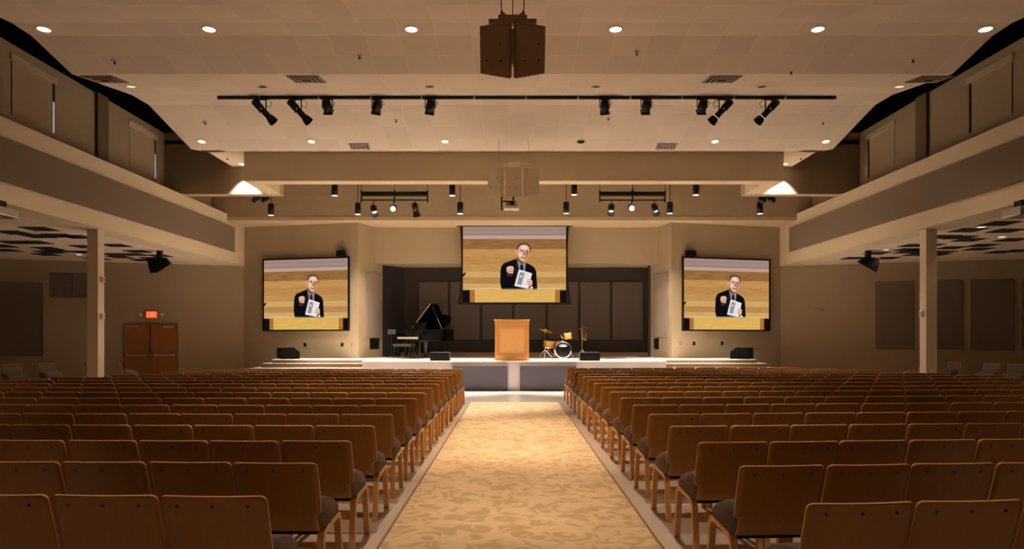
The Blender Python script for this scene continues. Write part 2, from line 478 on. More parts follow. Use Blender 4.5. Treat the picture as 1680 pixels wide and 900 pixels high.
PIC=[ # layer, material key, colour / wood pair, outline in picture units (x 65..1145, y 40..850)
 (0,'haze',(164,138,128),rect(65,40,1145,128)),
 (1,'hazeline',(138,110,100),rect(65,76,1145,80)),
 (0,'strip',(190,162,146),rect(65,134,1145,176)),
 (0,'line',(120,84,66),rect(65,128,1145,134)),
 (0,'wood_a',((140,92,48),(164,116,68)),rect(65,176,1145,284)),
 (0,'wood_b',((190,140,78),(202,154,90)),rect(65,284,1145,362)),
 (0,'wood_c',((182,130,70),(196,146,84)),rect(65,362,1145,450)),
 (0,'wood_b',None,rect(65,450,1145,525)),
 (0,'wood_d',((206,158,96),(218,174,112)),rect(65,525,1145,584)),
 (0,'wood_c',None,rect(65,584,1145,652)),
 (0,'wood_d',None,rect(65,652,1145,720)),
 (0,'pulpit',((222,172,86),(232,186,100)),rect(190,708,1030,850)),
 (0,'post',((164,104,44),(186,124,58)),rect(138,704,190,850)),
 (0,'post',None,rect(1030,704,1082,850)),
 (0,'dark',(22,14,18),rect(65,720,138,850)),
 (0,'dark',None,rect(1082,732,1145,850)),
 (1,'rim',(232,196,140),rect(138,700,1082,712)),
 (1,'dark',None,[(65,545),(95,530),(98,540),(75,572),(65,575)]),
 (1,'suit',(16,14,18),[(470,712),(455,640),(458,520),(466,470),(492,434),(560,410),(628,384),(660,440),(700,440),(728,428),(780,455),(815,480),(833,520),(838,600),(845,712)]),
 (2,'suit_lit',(34,30,36),[(628,384),(650,470),(640,560),(605,640),(612,500)]),
 (2,'shirt',(150,138,150),[(630,392),(655,430),(690,445),(724,428),(716,520),(655,505)]),
 (3,'tie',(34,28,44),[(668,448),(694,448),(702,505),(684,512),(662,500)]),
 (3,'neckshade',(120,72,50),[(628,370),(640,405),(672,440),(704,432),(722,400),(720,370)]),
 (3,'ear',(214,160,128),ell(620,318,15,30)),
 (3,'hair',(92,72,56),[(634,300),(630,262),(642,236),(668,222),(705,217),(742,222),(766,240),(778,270),(776,310),(766,322),(745,260),(680,244),(655,270),(648,300)]),
 (4,'skin',(226,178,146),[(640,300),(648,272),(664,246),(700,236),(738,242),(758,264),(766,300),(758,350),(738,390),(714,416),(690,418),(660,396),(640,356)]),
 (5,'skin_lit',(246,214,188),ell(706,268,36,22,.1)),
 (5,'skin_lit',None,ell(668,340,16,26,.2)),
 (5,'skin_shade',(186,128,100),[(728,300),(760,318),(752,352),(734,388),(712,412),(722,368)]),
 (6,'brow',(86,60,48),[(660,296),(696,290),(698,296),(662,303)]),
 (6,'brow',None,[(722,298),(756,304),(754,311),(722,305)]),
 (6,'eye',(50,34,30),ell(684,304,10,4.5)),
 (6,'eye',None,ell(740,314,10,4.5)),
 (6,'glass',(150,116,100),[(660,322),(698,326),(698,329),(660,325)]),
 (6,'glass',None,[(720,332),(756,334),(756,337),(720,335)]),
 (6,'nose',(176,112,86),[(706,300),(714,302),(724,346),(704,352),(698,344)]),
 (6,'mouth',(96,46,42),ell(697,374,24,8,.18)),
 (7,'teeth',(236,214,200),ell(697,370,15,3,.18)),
 (2,'hand',(228,176,150),[(520,490),(530,470),(560,462),(592,468),(600,492),(592,520),(590,548),(560,558),(540,540),(524,520)]),
 (3,'knuckle',(252,222,202),[(524,486),(590,474),(592,482),(526,496)]),
 (3,'knuckle',None,[(528,506),(580,494),(584,502),(532,518)]),
 (3,'handshade',(140,84,62),[(524,496),(588,484),(588,489),(526,504)]),
 (3,'handshade',None,[(535,520),(582,506),(580,512),(540,528)]),
 (3,'sleeve',(70,44,32),[(520,530),(545,540),(592,545),(588,566),(560,580),(528,574)]),
 (4,'book',(240,232,232),[(652,500),(790,542),(752,706),(604,676)]),
 (5,'cover',(150,142,150),[(664,528),(714,538),(678,668),(632,656)]),
 (6,'book',None,ell(676,574,15,9)),
 (6,'coverline',(206,198,202),[(690,545),(760,560),(759,564),(689,549)]),
 (6,'coverline',None,[(686,640),(730,650),(729,654),(685,644)]),
 (5,'hand',None,[(736,610),(766,600),(792,616),(794,655),(780,682),(752,676),(734,652)]),
 (6,'knuckle',None,[(736,612),(776,622),(776,630),(736,622)]),
 (6,'knuckle',None,[(734,636),(774,644),(774,652),(735,646)]),
 (6,'handshade',None,[(736,625),(776,633),(776,637),(736,629)]),
 (6,'handshade',None,[(737,649),(772,656),(772,660),(738,654)]),
 (5,'book',None,[(776,686),(800,684),(796,706),(764,706)]),
]
def picture(wd,ht,parent):
    """display surface in local x-z, facing -y, centred on x, bottom at z=0"""
    m=MB()
    for layer,key,c,pts in PIC:
        m.mi=pm(key, None if (c and isinstance(c[0],tuple)) else c, c if (c and isinstance(c[0],tuple)) else None)
        m.poly([((x-605)/1080*wd, -.0015*layer, (850-y)/810*ht) for x,y in pts])
    return m.build('picture',PM,parent)

def wall_screen(px0,px1,A,B,lab,boxpx):
    c,wd,yaw=wall_rect(px0,px1,A,B); off=.09
    nx,ny=math.sin(yaw),-math.cos(yaw)
    if ny>0: nx,ny=-nx,-ny
    z0,z1=1.85,4.42
    t=thing('projection_screen',lab,'screen',(c[0]+nx*off,c[1]+ny*off,z0),yaw)
    H=z1-z0; fw=.05
    m=MB(); m.box(-wd/2,wd/2,-.02,.05,0,fw); m.box(-wd/2,wd/2,-.02,.05,H-fw,H); m.box(-wd/2,-wd/2+fw,-.02,.05,fw,H-fw); m.box(wd/2-fw,wd/2,-.02,.05,fw,H-fw)
    m.build('frame',M_black,t)
    MB().box(-wd/2+.01,wd/2-.01,.012,.05,.01,H-.01).build('screen_backing',M_graphite,t)
    p=picture(wd-2*fw,H-2*fw,t); p.location=(0,.006,fw)
    c2,w2,_=wall_rect(*boxpx,A,B)
    s=thing('sensor_box','small black box on the wall above the %s screen'%('left' if c[0]<0 else 'right'),'box',(c2[0],c2[1],z1+.02),yaw)
    m=MB(); m.box(-w2/2,w2/2,-.16,0,0,.2); m.build('housing',M_black,s,bevel=.01)
    MB().box(-w2/2+.03,w2/2-.03,-.168,-.158,.03,.17).build('cover_plate',M_graphite,s)
wall_screen(433.5,575,WL,CL,'left wall screen showing a preacher holding a white book',(555,568))
wall_screen(1117.5,1261,CR,WR,'right wall screen showing a preacher holding a white book',(1124,1139))
# hanging centre screen
D=24.62
t=thing('projection_screen','centre drop-down screen with black curved tension borders above the lectern','screen',(X(844,D),D,0))
W2=(X(929,D)-X(760,D)); zt,zb=Z(370,D),Z(497,D)
p=picture(W2,zt-.02-zb-.03,t); p.location=(0,-.006,zb+.03)
MB().box(-W2/2,W2/2,-.004,.01,zb,zt).build('screen_fabric',M_black,t)
for sg in (-1,1):
    m=MB(); N=12; outer=[]
    for i in range(N+1):
        f=i/N
        off=.11+(.035-.11)*math.sin(PI*min(1,f*1.25)) if f<.8 else .035+(.20-.035)*((f-.8)/.2)*.0
        z=zt+(zb-zt)*f
        o_=.035+.075*(1-f)**3+.15*f**3
        outer.append((sg*(W2/2+o_),-.004,z))
    inner=[(sg*(W2/2-.01),-.004,zb),(sg*(W2/2-.01),-.004,zt)]
    m.prism(outer+inner,(0,.012,0)); m.build('side_border',M_black,t)
MB().box(-W2/2-.19,W2/2+.19,-.02,.02,zb-.05,zb).build('bottom_bar',M_black,t,bevel=.005)
MB().box(-W2/2-.22,W2/2+.22,-.07,.09,zt-.035,5.6).build('roller_housing',M_black,t,bevel=.004)

# ------------------------------------------------------------------ fabric panels at the back of the stage
gaps=[686,737.5,790,843,897.5,951,1003.5,1058]
for i in range(7):
    a,b=X(gaps[i]+1.5,26.33),X(gaps[i+1]-3,26.33)
    o=MB().box(a,b,26.33,26.4,Z(557,26.33),Z(462,26.33)).build('acoustic_panel',M_darkpanel,bevel=.012)
    side_=['leftmost brown panel on the stage back wall, behind the piano lid','second brown stage panel from the left, behind the piano tail',
       'brown stage panel left of and behind the lectern','brown stage panel directly behind the lectern top','brown stage panel behind the drum cymbals',
       'second brown stage panel from the right, above the stage wedge','rightmost brown panel on the stage back wall'][i]
    tag(o,side_,'acoustic panel','brown fabric panels on the stage wall')
def wall_panel(px0,px1,z0,z1,A,B,name,lab,cat,m_,th=.05,group=None,bev=.012):
    c,wd,yaw=wall_rect(px0,px1,A,B)
    o=MB().box(-wd/2,wd/2,-th,0,0,z1-z0).build(name,m_,bevel=bev); o.location=(c[0],c[1],z0); o.rotation_euler=(0,0,yaw)
    return tag(o,lab,cat,group)
M_retp=mat('grey_return_fabric',(140,124,112),.95,noise=.05,scale=40)
wall_panel(600,625,1.63,3.92,CL,RL,'acoustic_panel','tall grey panel on the narrow wall left of the piano','acoustic panel',M_retp)
wall_panel(1073,1096,1.63,3.92,RR,CR,'acoustic_panel','tall grey panel on the narrow wall right of the stage','acoustic panel',M_retp)
def outlet(px0,px1,py0,py1,A,B,lab,m_,slots=2):
    c,wd,yaw=wall_rect(px0,px1,A,B); H=(py1-py0)/F*c[1]
    t=thing('outlet_plate',lab,'outlet',(c[0],c[1],Z(py1,c[1])),yaw)
    MB().box(-wd/2,wd/2,-.015,0,0,H).build('cover_plate',m_,t,bevel=.003)
    for k in range(slots):
        a=-wd/2+wd*(k+.12)/slots; b=-wd/2+wd*(k+.88)/slots
        MB().box(a,b,-.022,-.012,H*.1,H*.9).build('socket',M_graphite if m_ is M_black else M_ltmetal,t)
outlet(606.5,621.5,555,572,CL,RL,'double black outlet plate below the grey panel left of the piano',M_black)
outlet(1073.5,1081,555,572,RR,CR,'black outlet plate below the grey panel right of the stage',M_black)
outlet(498.5,502.5,562,568,WL,CL,'black outlet under the middle of the left screen',M_black,1)
outlet(559.5,563.5,562,568,WL,CL,'black outlet under the right end of the left screen',M_black,1)
outlet(575.5,579.5,562,568,WL,CL,'white outlet under the left screen beside the wall corner',M_white,1)
outlet(1113.5,1117.5,560,566,CR,WR,'white outlet under the right screen beside the wall corner',M_white,1)
outlet(1136.5,1140.5,560,566,CR,WR,'black outlet under the left end of the right screen',M_black,1)
outlet(1182.5,1186.5,560,566,CR,WR,'black outlet under the middle of the right screen',M_black,1)

# ------------------------------------------------------------------ lectern
t=thing('lectern','honey oak lectern with framed panel standing at centre stage','lectern',(X(840,21.5),21.5,ZS))
hw=.525
m=MB(); m.box(-hw,-hw+.1,-.3,-.26,.08,1.12); m.box(hw-.1,hw,-.3,-.26,.08,1.12); m.box(-hw+.1,hw-.1,-.3,-.26,.08,.2); m.box(-hw+.1,hw-.1,-.3,-.26,1.04,1.12)
m.box(-hw+.1,-hw+.135,-.29,-.25,.2,1.04); m.box(hw-.135,hw-.1,-.29,-.25,.2,1.04)
m.build('front_frame',M_lectern,t,bevel=.004)
m=MB(); m.box(-hw+.1,hw-.1,-.275,-.255,.2,1.04); m.box(-hw+.17,hw-.17,-.288,-.27,.27,.97); m.build('front_panel',M_lecternp,t,bevel=.006)
for sg in (-1,1):
    x0,x1=sorted((sg*hw,sg*(hw-.03))); MB().box(x0,x1,-.27,.25,.08,1.12).build('side_panel',M_lectern,t)
MB().box(-hw-.0,hw+.0,-.305,.25,0,.08).build('plinth',M_lectern,t,bevel=.005)
m=MB(); m.box(-hw-.005,hw+.005,-.31,.27,1.13,1.235); m.build('top_frieze',M_lectern,t,bevel=.005)
m=MB(); m.prism([(-hw-.03,-.33,1.235),(-hw-.03,.29,1.235),(-hw-.03,.29,1.285),(-hw-.03,-.33,1.26)],(2*hw+.06,0,0)); m.build('reading_top',M_lectern,t,bevel=.004)

# ------------------------------------------------------------------ stage wedges
M_wedge=mat('black_wedge_paint',(6,6,9),.7,spec=.15)
def wedge(px,d,label,yaw,wd=.58,dp=.46,h=.34,z=ZS):
    t=thing('stage_monitor',label,'speaker',(X(px,d),d,z),yaw)
    s=[(-dp/2,0),(dp/2,0),(dp/2,h*.55),(dp*.12,h),(-dp/2,h*.98)]
    m=MB(); m.prism([(-wd/2,a,b) for a,b in s],(wd,0,0)); m.build('cabinet',M_wedge,t,bevel=.012)
    # sloping grille face (towards the performer, +y)
    m=MB(); m.prism([(-wd/2+.03,dp/2+.004,h*.57),(wd/2-.03,dp/2+.004,h*.57),(wd/2-.03,dp*.14,h*.99),(-wd/2+.03,dp*.14,h*.99)],(0,.012,.012)); m.build('grille',M_graphite,t)
    m=MB(); m.box(-.09,.09,-dp/2-.006,-dp/2+.002,h*.42,h*.62); m.build('handle_recess',M_graphite,t)
wedge(722.5,21.35,'black stage wedge at the stage front edge before the piano',0,.60,.4,.26)
wedge(967,21.35,'black stage wedge at the stage front edge right of the drums',0,.62,.4,.26)
wedge(473,23.2,'black stage wedge on the left side platform below the left screen',-PI/3.2,.62,.6,.38)
wedge(1217,23.2,'black stage wedge on the right side platform below the right screen',PI/3.2,.62,.6,.38)

# ------------------------------------------------------------------ grand piano
def piano(px,d,ang):
    t=thing('grand_piano','black grand piano with raised lid at the left of stage','piano',(X(px,d),d,ZS),-ang); t.scale=(1.08,1.08,1.0)
    hw=.74; L=1.95
    # plan outline: keyboard front at y=0, straight bass side x=-hw, curved treble side
    def bez(p0,p1,p2,p3,n):
        o=[]
        for i in range(n+1):
            u=i/n; o.append(tuple((1-u)**3*p0[k]+3*(1-u)**2*u*p1[k]+3*(1-u)*u*u*p2[k]+u**3*p3[k] for k in (0,1)))
        return o
    out=[(-hw,.28),(hw,.28),(hw,.75)]+bez((hw,.75),(hw*.98,1.15),(.12,1.15),(.12,1.55),9)[1:]+bez((.12,1.55),(.12,1.85),(-.15,L),(-.35,L),6)[1:]+bez((-.35,L),(-.6,L),(-hw,L-.1),(-hw,L-.35),4)[1:]
    m=MB(); m.prism([(x,y,.60) for x,y in out],(0,0,.40)); m.build('case',M_blackgloss,t,bevel=.008)
    m=MB(); m.box(-hw,-hw+.09,0,.3,.6,.86); m.box(hw-.09,hw,0,.3,.6,.86); m.box(-hw,hw,.0,.3,.58,.66); m.build('key_bed',M_blackgloss,t,bevel=.01)
    m=MB(); m.box(-hw+.1,hw-.1,.015,.16,.66,.735); 
    kb=m.build('white_keys',M_white,t)
    m=MB(); n=52; kw=(2*hw-.2)/n
    for i in range(n-1):
        if i%7 in (0,1,3,4,5):
            x=-hw+.1+kw*(i+1); m.box(x-kw*.28,x+kw*.28,.075,.16,.735,.748)
    m.build('black_keys',M_black,t)
    m=MB(); m.box(-hw+.09,hw-.09,.16,.30,.66,.93); m.build('fallboard',M_blackgloss,t)
    m=MB(); m.prism([(-.36,.42,1.0),(.36,.42,1.0),(.36,.52,1.24),(-.36,.52,1.24)],(0,.015,0)); m.build('music_desk',M_blackgloss,t)
    # lid hinged on the bass side, opened about 40 degrees
    la=math.radians(37); m=MB()
    lid=[p for p in out if p[1]>.27]; lid=[(x,max(y,.62)) if y<.62 else (x,y) for x,y in lid]
    pts=[]
    for x,y in lid:
        u=x+hw; pts.append(Vector((-hw+u*math.cos(la),y,1.01+u*math.sin(la))))
    nrm=Vector((-math.sin(la),0,math.cos(la)))*.022
    m.prism(pts,nrm); lidp=m.build('lid',M_blackgloss,t)
    e0=Vector((-hw+.02,.605,1.02)); e1=Vector((-hw+2*hw*math.cos(la),.605,1.01+2*hw*math.sin(la)))
    m=MB(); m.tube([e0,e1],.014,6); m.build('lid_edge',mat('pale_lid_edge',(196,160,120),.4),lidp)
    m=MB(); tip=Vector((-hw+1.05*math.cos(la),1.0,1.0+1.05*math.sin(la))); m.tube([(hw-.12,.95,.98),tip],.012); m.build('lid_prop',M_chrome,t)
    for x,y in ((-hw+.14,.32),(hw-.14,.32),(-.3,L-.3)):
        m=MB(); m.M=T(x,y,0); m.smooth=True; m.lathe([(.035,.06),(.05,.2),(.065,.55),(.085,.60)],12); lg=m.build('leg',M_black,t)
        m=MB(); m.M=T(x,y,.0); m.lathe([(.03,0),(.035,.03),(.03,.06)],10); m.build('caster',M_brass,lg)
    m=MB(); m.box(-.10,.10,.38,.44,.14,.60); m.box(-.14,.14,.30,.5,.08,.14); m.build('pedal_lyre',M_blackgloss,t)
    for k in (-1,0,1):
        m=MB(); m.box(k*.07-.018,k*.07+.018,.2,.32,.08,.095); m.build('pedal',M_brass,t)
piano(668,24.05,math.radians(50))
t=thing('piano_bench','black padded piano bench with black legs before the keyboard','bench',(X(663,23.9),23.9,ZS),-math.radians(20))
MB().box(-.36,.36,-.17,.17,.42,.50).build('seat_pad',mat('black_vinyl',(52,50,54),.45),t,bevel=.02)
MB().box(-.34,.34,-.15,.15,.38,.42).build('seat_frame',M_black,t)
for sx in (-1,1):
    for sy in (-1,1):
        m=MB(); m.tube([(sx*.3,sy*.12,.38),(sx*.33,sy*.15,0)],.018); m.build('leg',M_black,t)
t=thing('music_stand','grey music stand on a black pole left of the piano','stand',(X(642.5,24.3),24.3,ZS))
m=MB(); m.prism([(-.14,-.02,.83),(.14,-.02,.83),(.14,.05,1.0),(-.14,.05,1.0)],(0,.02,0)); m.build('desk',mat('slate_desk',(52,50,54),.6),t)
m=MB(); m.tube([(0,.01,.06),(0,.01,.9)],.02); m.build('pole',M_black,t)
for a in (0,2.1,4.2):
    m=MB(); m.tube([(0,.01,.12),(.22*math.sin(a),.01-.22*math.cos(a),.012)],.012); m.build('leg',M_black,t)

# ------------------------------------------------------------------ drums
DD=23.6
def drum(m_,R,H,n=28): m_.smooth=True; return m_.lathe([(R,0),(R,H)],n)
t=thing('bass_drum','bass drum with black front head and chrome hoop on stage','drum',(X(923,DD),DD,ZS))
R=.275
m=MB(); m.M=T(0,0,R+.02); m.smooth=True; m.lathe([(R-.01,-.2),(R-.01,.2)],32,axis='y'); m.build('shell',M_drum,t)
m=MB(); m.M=T(0,-.212,R+.02); m.lathe([(R-.02,-.004),(R-.02,.004)],32,axis='y'); hd=m.build('front_head',M_blackgloss,t)
m=MB(); m.M=T(0,-.2175,R+.02)
arcp=[]
for i in range(11):
    a=PI*(.22+.56*i/10); arcp.append((.2*math.cos(a),0,.2*math.sin(a)+.015))
for i in range(11):
    a=PI*(.75-.5*i/10); arcp.append((.165*math.cos(a),0,.10*math.sin(a)+.03))
m.prism(arcp,(0,.001,0)); m.build('head_badge',mat('grey_badge',(90,88,96),.4),hd)
m=MB(); m.M=T(0,-.2195,R+.02); m.prism([(-.085,0,.125),(-.075,0,.105),(.075,0,.105),(.085,0,.125),(.075,0,.145),(-.075,0,.145)],(0,.001,0)); m.build('badge_bar',mat('pale_badge',(205,205,210),.4),hd)
for yy in (-.215,.2):
    m=MB(); m.M=T(0,yy,R+.02); m.smooth=True; m.lathe([(R-.018,-.018),(R+.012,-.018),(R+.012,.018),(R-.018,.018),(R-.018,-.018)],36,cap=False,axis='y'); m.build('hoop',M_chrome,t)
for sg in (-1,1):
    m=MB(); m.tube([(sg*.24,-.1,.32),(sg*.36,-.26,.0)],.014); m.build('spur',M_chrome,t)
m=MB(); m.tube([(0,0,.56),(0,0,.72)],.018); m.tube([(0,0,.68),(.14,0,.76)],.014); m.tube([(0,0,.68),(-.06,0,.80)],.012); m.build('tom_mount',M_chrome,t)
m=MB(); m.M=T(.2,0,.66,0,0,-.15); drum(m,.125,.2); tm=m.build('tom_shell',M_drum,t)
m=MB(); m.M=T(.2,0,.66,0,0,-.15)@T(0,0,.2); m.lathe([(.13,-.01),(.13,.012)],28); m.build('tom_head',M_white,tm)
def tripod(t,h,spread,r=.011):
    m=MB(); m.tube([(0,0,.06),(0,0,h)],r*1.15); m.build('pole',M_chrome,t)
    for a in (.4,2.5,4.6):
        m=MB(); m.tube([(0,0,.30),(spread*math.cos(a),spread*math.sin(a),.012)],r); m.build('leg',M_chrome,t)
t=thing('snare_drum','amber snare drum on chrome tripod stand left of bass drum','drum',(X(900,24.08),24.08,ZS))
m=MB(); m.M=T(0,0,.37,0,.12,.1); drum(m,.19,.2); m.build('shell',M_drum,t)
m=MB(); m.M=T(0,0,.37,0,.12,.1)@T(0,0,.2); m.lathe([(.195,-.012),(.195,.012)],28); m.build('head',M_white,t)
m=MB(); m.M=T(0,0,.37,0,.12,.1); m.lathe([(.196,-.012),(.196,.012)],28); m.build('rim',M_chrome,t)
tripod(t,.37,.25)
t=thing('cymbal_stand','tilted bronze cymbal on chrome stand at the left of drums','cymbal',(X(894,23.45),23.45,ZS))
tripod(t,.93,.3)
m=MB(); m.M=T(.02,0,.95,0,.25,.3); m.smooth=True; m.lathe([(.25,0),(.10,.022),(.05,.03),(.03,.055),(.0,.06)],30,cap=False); m.build('cymbal',M_brass,t)
t=thing('hi_hat','paired small cymbals on chrome stand behind the right front wedge','cymbal',(X(955,23.9),23.9,ZS))
tripod(t,1.15,.28)
for dz,rr in ((1.0,.15),(1.06,.13)):
    m=MB(); m.M=T(-.04 if rr>.14 else .1,0,dz,0,.2,.12); m.smooth=True; m.lathe([(rr,0),(.05,.018),(.02,.035),(0,.036)],26,cap=False); m.build('cymbal',M_brass,t)
m=MB(); m.tube([(0,0,.75),(.09,0,.62),(.16,0,.64)],.011); m.tube([(.12,0,.63),(.13,0,.88)],.009); m.build('clamp_arm',M_chrome,t)
t=thing('drum_throne','low amber floor tom between snare and bass drum','drum',(X(917,24.2),24.2,ZS)); t.name='floor_tom'
m=MB(); m.M=T(0,0,.34); drum(m,.15,.24); m.build('shell',M_drum,t)
m=MB(); m.M=T(0,0,.58); m.lathe([(.155,-.012),(.155,.012)],28); m.build('head',M_white,t)
for a in (.5,2.6,4.7):
    m=MB(); m.tube([(.155*math.cos(a),.155*math.sin(a),.5),(.16*math.cos(a),.16*math.sin(a),0)],.009); m.build('leg',M_chrome,t)

# ------------------------------------------------------------------ chairs
SH=[(-.138,.404),(-.168,.408),(-.196,.432),(-.213,.475),(-.228,.54),(-.248,.62),(-.272,.71),(-.300,.80),(-.318,.868)]
def catmull(P,k=3):
    o=[]
    for i in range(len(P)-1):
        p0=P[max(i-1,0)];p1=P[i];p2=P[i+1];p3=P[min(i+2,len(P)-1)]
        for j in range(k):
            u=j/k
            o.append(tuple(.5*((2*p1[q])+(-p0[q]+p2[q])*u+(2*p0[q]-5*p1[q]+4*p2[q]-p3[q])*u*u+(-p0[q]+3*p1[q]-3*p2[q]+p3[q])*u**3) for q in (0,1)))
    o.append(P[-1]); return o
def make_chair():
    t=thing('stacking_chair','wooden chair','chair')
    path=catmull(SH,3)
    L=[0]
    for i in range(1,len(path)): L.append(L[-1]+math.hypot(path[i][0]-path[i-1][0],path[i][1]-path[i-1][1]))
    tot=L[-1]; r=.032; W=.268
    # extra rows near the top so the corners stay round
    def pt(s):
        for i in range(1,len(L)):
            if s<=L[i]+1e-9:
                u=(s-L[i-1])/(L[i]-L[i-1]); return (path[i-1][0]+(path[i][0]-path[i-1][0])*u, path[i-1][1]+(path[i][1]-path[i-1][1])*u)
        return path[-1]
    sn=next(L[i] for i in range(len(path)) if path[i][1]>.535 and i>3)     # the sides step in below this height
    rows=sorted([0,r*.1,r*.3,r*.6,r]+[r+(tot-2*r)*k/12 for k in range(1,13)]+[sn-.03,sn-.02,sn-.008,sn]+[tot-r*.6,tot-r*.3,tot-r*.1,tot])
    us=[-1,-.85,-.5,0,.5,.85,1]; nu=len(us)
    vf=[];vb=[]
    for s in rows:
        y_,z_=pt(s); a=pt(max(0,s-.01)); b=pt(min(tot,s+.01)); tx,tz=b[0]-a[0],b[1]-a[1]; q=math.hypot(tx,tz); ny,nz=tz/q,-tx/q   # forward normal
        e=min(s,tot-s); Wc=W-.032*min(1,max(0,(sn-s)/.03))**.6; wd=Wc if e>=r else Wc-r+math.sqrt(max(0,r*r-(r-e)**2))
        for u in us:
            cur=.018*(1-u*u)*(s/tot)          # the back is gently hollow
            vf.append((u*wd,y_-cur+ny*.006,z_+nz*.006)); vb.append((u*wd,y_-cur-ny*.006,z_-nz*.006))
    nr=len(rows); N=nr*nu
    m=MB(); m.smooth=True
    fs=[]
    for i in range(nr-1):
        for k in range(nu-1):
            a=i*nu+k; fs.append((a,a+1,a+nu+1,a+nu)); fs.append((N+a,N+a+nu,N+a+nu+1,N+a+1))
    m.add(vf+vb,fs)
    rim=[k for k in range(nu)]+[i*nu+nu-1 for i in range(1,nr)]+[(nr-1)*nu+k for k in range(nu-2,-1,-1)]+[i*nu for i in range(nr-2,0,-1)]
    for a,b in zip(rim,rim[1:]+rim[:1]):
        m.f.append([a,b,N+b,N+a]); m.m.append(1); m.sm.append(False)
    sh=m.build('backrest',[M_shell,M_edge],t)
    for k in (-1,0,1):
        y_,z_=pt(tot-.055); s=MB(); s.M=T(k*.175,y_-.0085-.018*(1-(k*.67)**2)*.9,z_,0,PI/2-.35); s.lathe([(.0055,-.003),(.0055,.006)],8); s.build('screw',M_screw,sh)
    # upholstered front pad
    pad=[]
    idx=[pt(r_) for r_ in [tot*.42+(tot*.95-tot*.42)*k/8 for k in range(9)]]
    fr=[(p[0]+.009,p[1]) for p in idx]; ft=[(p[0]+.034-.008*(k/8),p[1]+.008) for k,p in enumerate(idx)]
    m=MB(); m.smooth=False; m.pillow(fr+ft[::-1],-.245,.245,.012,.97); m.build('back_pad',M_cush,t)
    cu=[(-.145,.400),(-.18,.428),(-.206,.48),(-.224,.56),(-.214,.606),(-.165,.624),(-.09,.614),(-.01,.592),(.08,.560),(.15,.524),(.192,.485),(.194,.450),(.155,.420),(.08,.402),(-.03,.394)]
    m=MB(); m.smooth=True; m.pillow(cu,-.262,.262,.03,.93); m.build('seat_cushion',M_cush,t)
    path=[(-.215,0),(-.165,.345),(-.155,.375),(-.13,.395),(-.10,.402),(.14,.425),(.175,.422),(.20,.40),(.212,.37),(.275,0)]
    for sg in (-1,1):
        x0,x1=sorted((sg*.267,sg*.223)); m=MB(); m.ribbon(path,.038,x0,x1); m.build('leg_frame',M_leg,t)
    m=MB(); m.box(-.235,.235,-.165,-.140,.235,.30); m.build('stretcher',M_leg,t)
    m=MB(); m.box(-.235,.235,-.10,.16,.362,.392); m.build('seat_board',M_black,t)  # board coloured black to stand in for the shadow under the seat
    return t
proto=make_chair()
KIDS={}
def index(o):
    KIDS[o]=[x for x in o.children]
    for c in KIDS[o]: index(c)
index(proto)
first=[True]
count=0
def place(o,x,y,rz,label,group):
    o.location=(x,y,0); o.rotation_euler=(0,0,rz); o['label']=label; o['group']=group
spots=[]
for sg,x0,d0,pitch,slope,nm in ((-1,-1.465,3.40,.89,math.tan(math.radians(1.3)),'left'),(1,1.625,3.26,.93,math.tan(math.radians(4)),'right')):
    for k in range(16):
        for i in range(17):
            x=x0+sg*.545*i; dx=abs(x-x0)
            y=d0+pitch*k+.315+slope*dx
            lim=(9.1-.56*(y-12.8)) if sg<0 else (10.4-.75*(y-13.9))
            if y>12.0 and abs(x)>max(lim,6.3): break
            if (abs(x)-.30)*F/(y-.3)>842: break
            spots.append((nm,k,i,x+random.uniform(-.003,.003),y+random.uniform(-.01,.01),sg*math.atan(slope)+random.uniform(-.008,.008)))
print('CHAIRS',len(spots))
for nm,k,i,x,y,rz in spots:
    o=proto if first[0] else copy_tree(proto,None,KIDS); first[0]=False
    row='nearest row' if k==0 else ('front row by the stage' if k==15 else ORD[k]+' row from the viewer')
    seat='at the aisle' if i==0 else ORD[i]+' seat from the aisle'
    place(o,x,y,rz,'wooden chair, %s block, %s, %s'%(nm,row,seat),'wooden chairs of the %s block'%nm)
# grey-padded side chairs facing the middle of the hall
R_=math.radians
sidechairs=[(-14.1,19.6,-120,'grey padded chair nearest the left picture edge, turned inwards'),
 (-13.6,20.4,-112,'grey padded chair midway between left picture edge and left column'),
 (-13.0,21.6,-80,'grey padded chair just left of the left column base'),
 (-12.1,21.9,-62,'grey padded chair in front of the oak double door, seen edge on'),
 (12.45,21.6,62,'grey padded chair just left of the right column, seen edge on'),
 (13.6,21.6,98,'grey padded chair just right of the right column base'),
 (14.1,20.5,112,'grey padded chair midway between right column and right picture edge'),
 (14.25,19.6,120,'grey padded chair nearest the right picture edge, turned inwards')]
for x,d,rz,lab in sidechairs:
    o=copy_tree(proto,None,KIDS); place(o,x,d,R_(rz),lab,'grey side chairs facing the hall'); o.name='side_chair'

# ------------------------------------------------------------------ ceiling fixtures
def slope_at(y): return math.atan2(zc(y+.05)-zc(y-.05),.1)
def downlight(px,py,d,lit,label,watts=None,rad=.10,cone=100,zz=None,col=WARM):
    x=X(px,d); z=(zc(d) if zz is None else zz); rx=slope_at(d) if zz is None else 0
    t=thing('ceiling_downlight',label,'ceiling light',(x,d,z-.002),0,'recessed ceiling downlights'); t.rotation_euler=(rx,0,0)
    m=MB(); m.smooth=True; m.lathe([(rad,.0),(rad*1.22,-.004),(rad*1.22,-.010),(rad,-.012),(rad,.0)],24,cap=False); m.build('trim_ring',M_trim,t)
    m=MB(); m.lathe([(rad,-.006),(rad,-.003)],24); m.build('lens',M_lamp if lit==2 else (M_lampdim if lit else M_graphite),t)
    if watts:
        spot('downlight_beam',(x,d,z-.06),(x,d,0),watts,cone,.6,col)
cols=[72,343,675,1010,1342,1617]
names=['leftmost','second from the left','third from the left','third from the right','second from the right','rightmost']
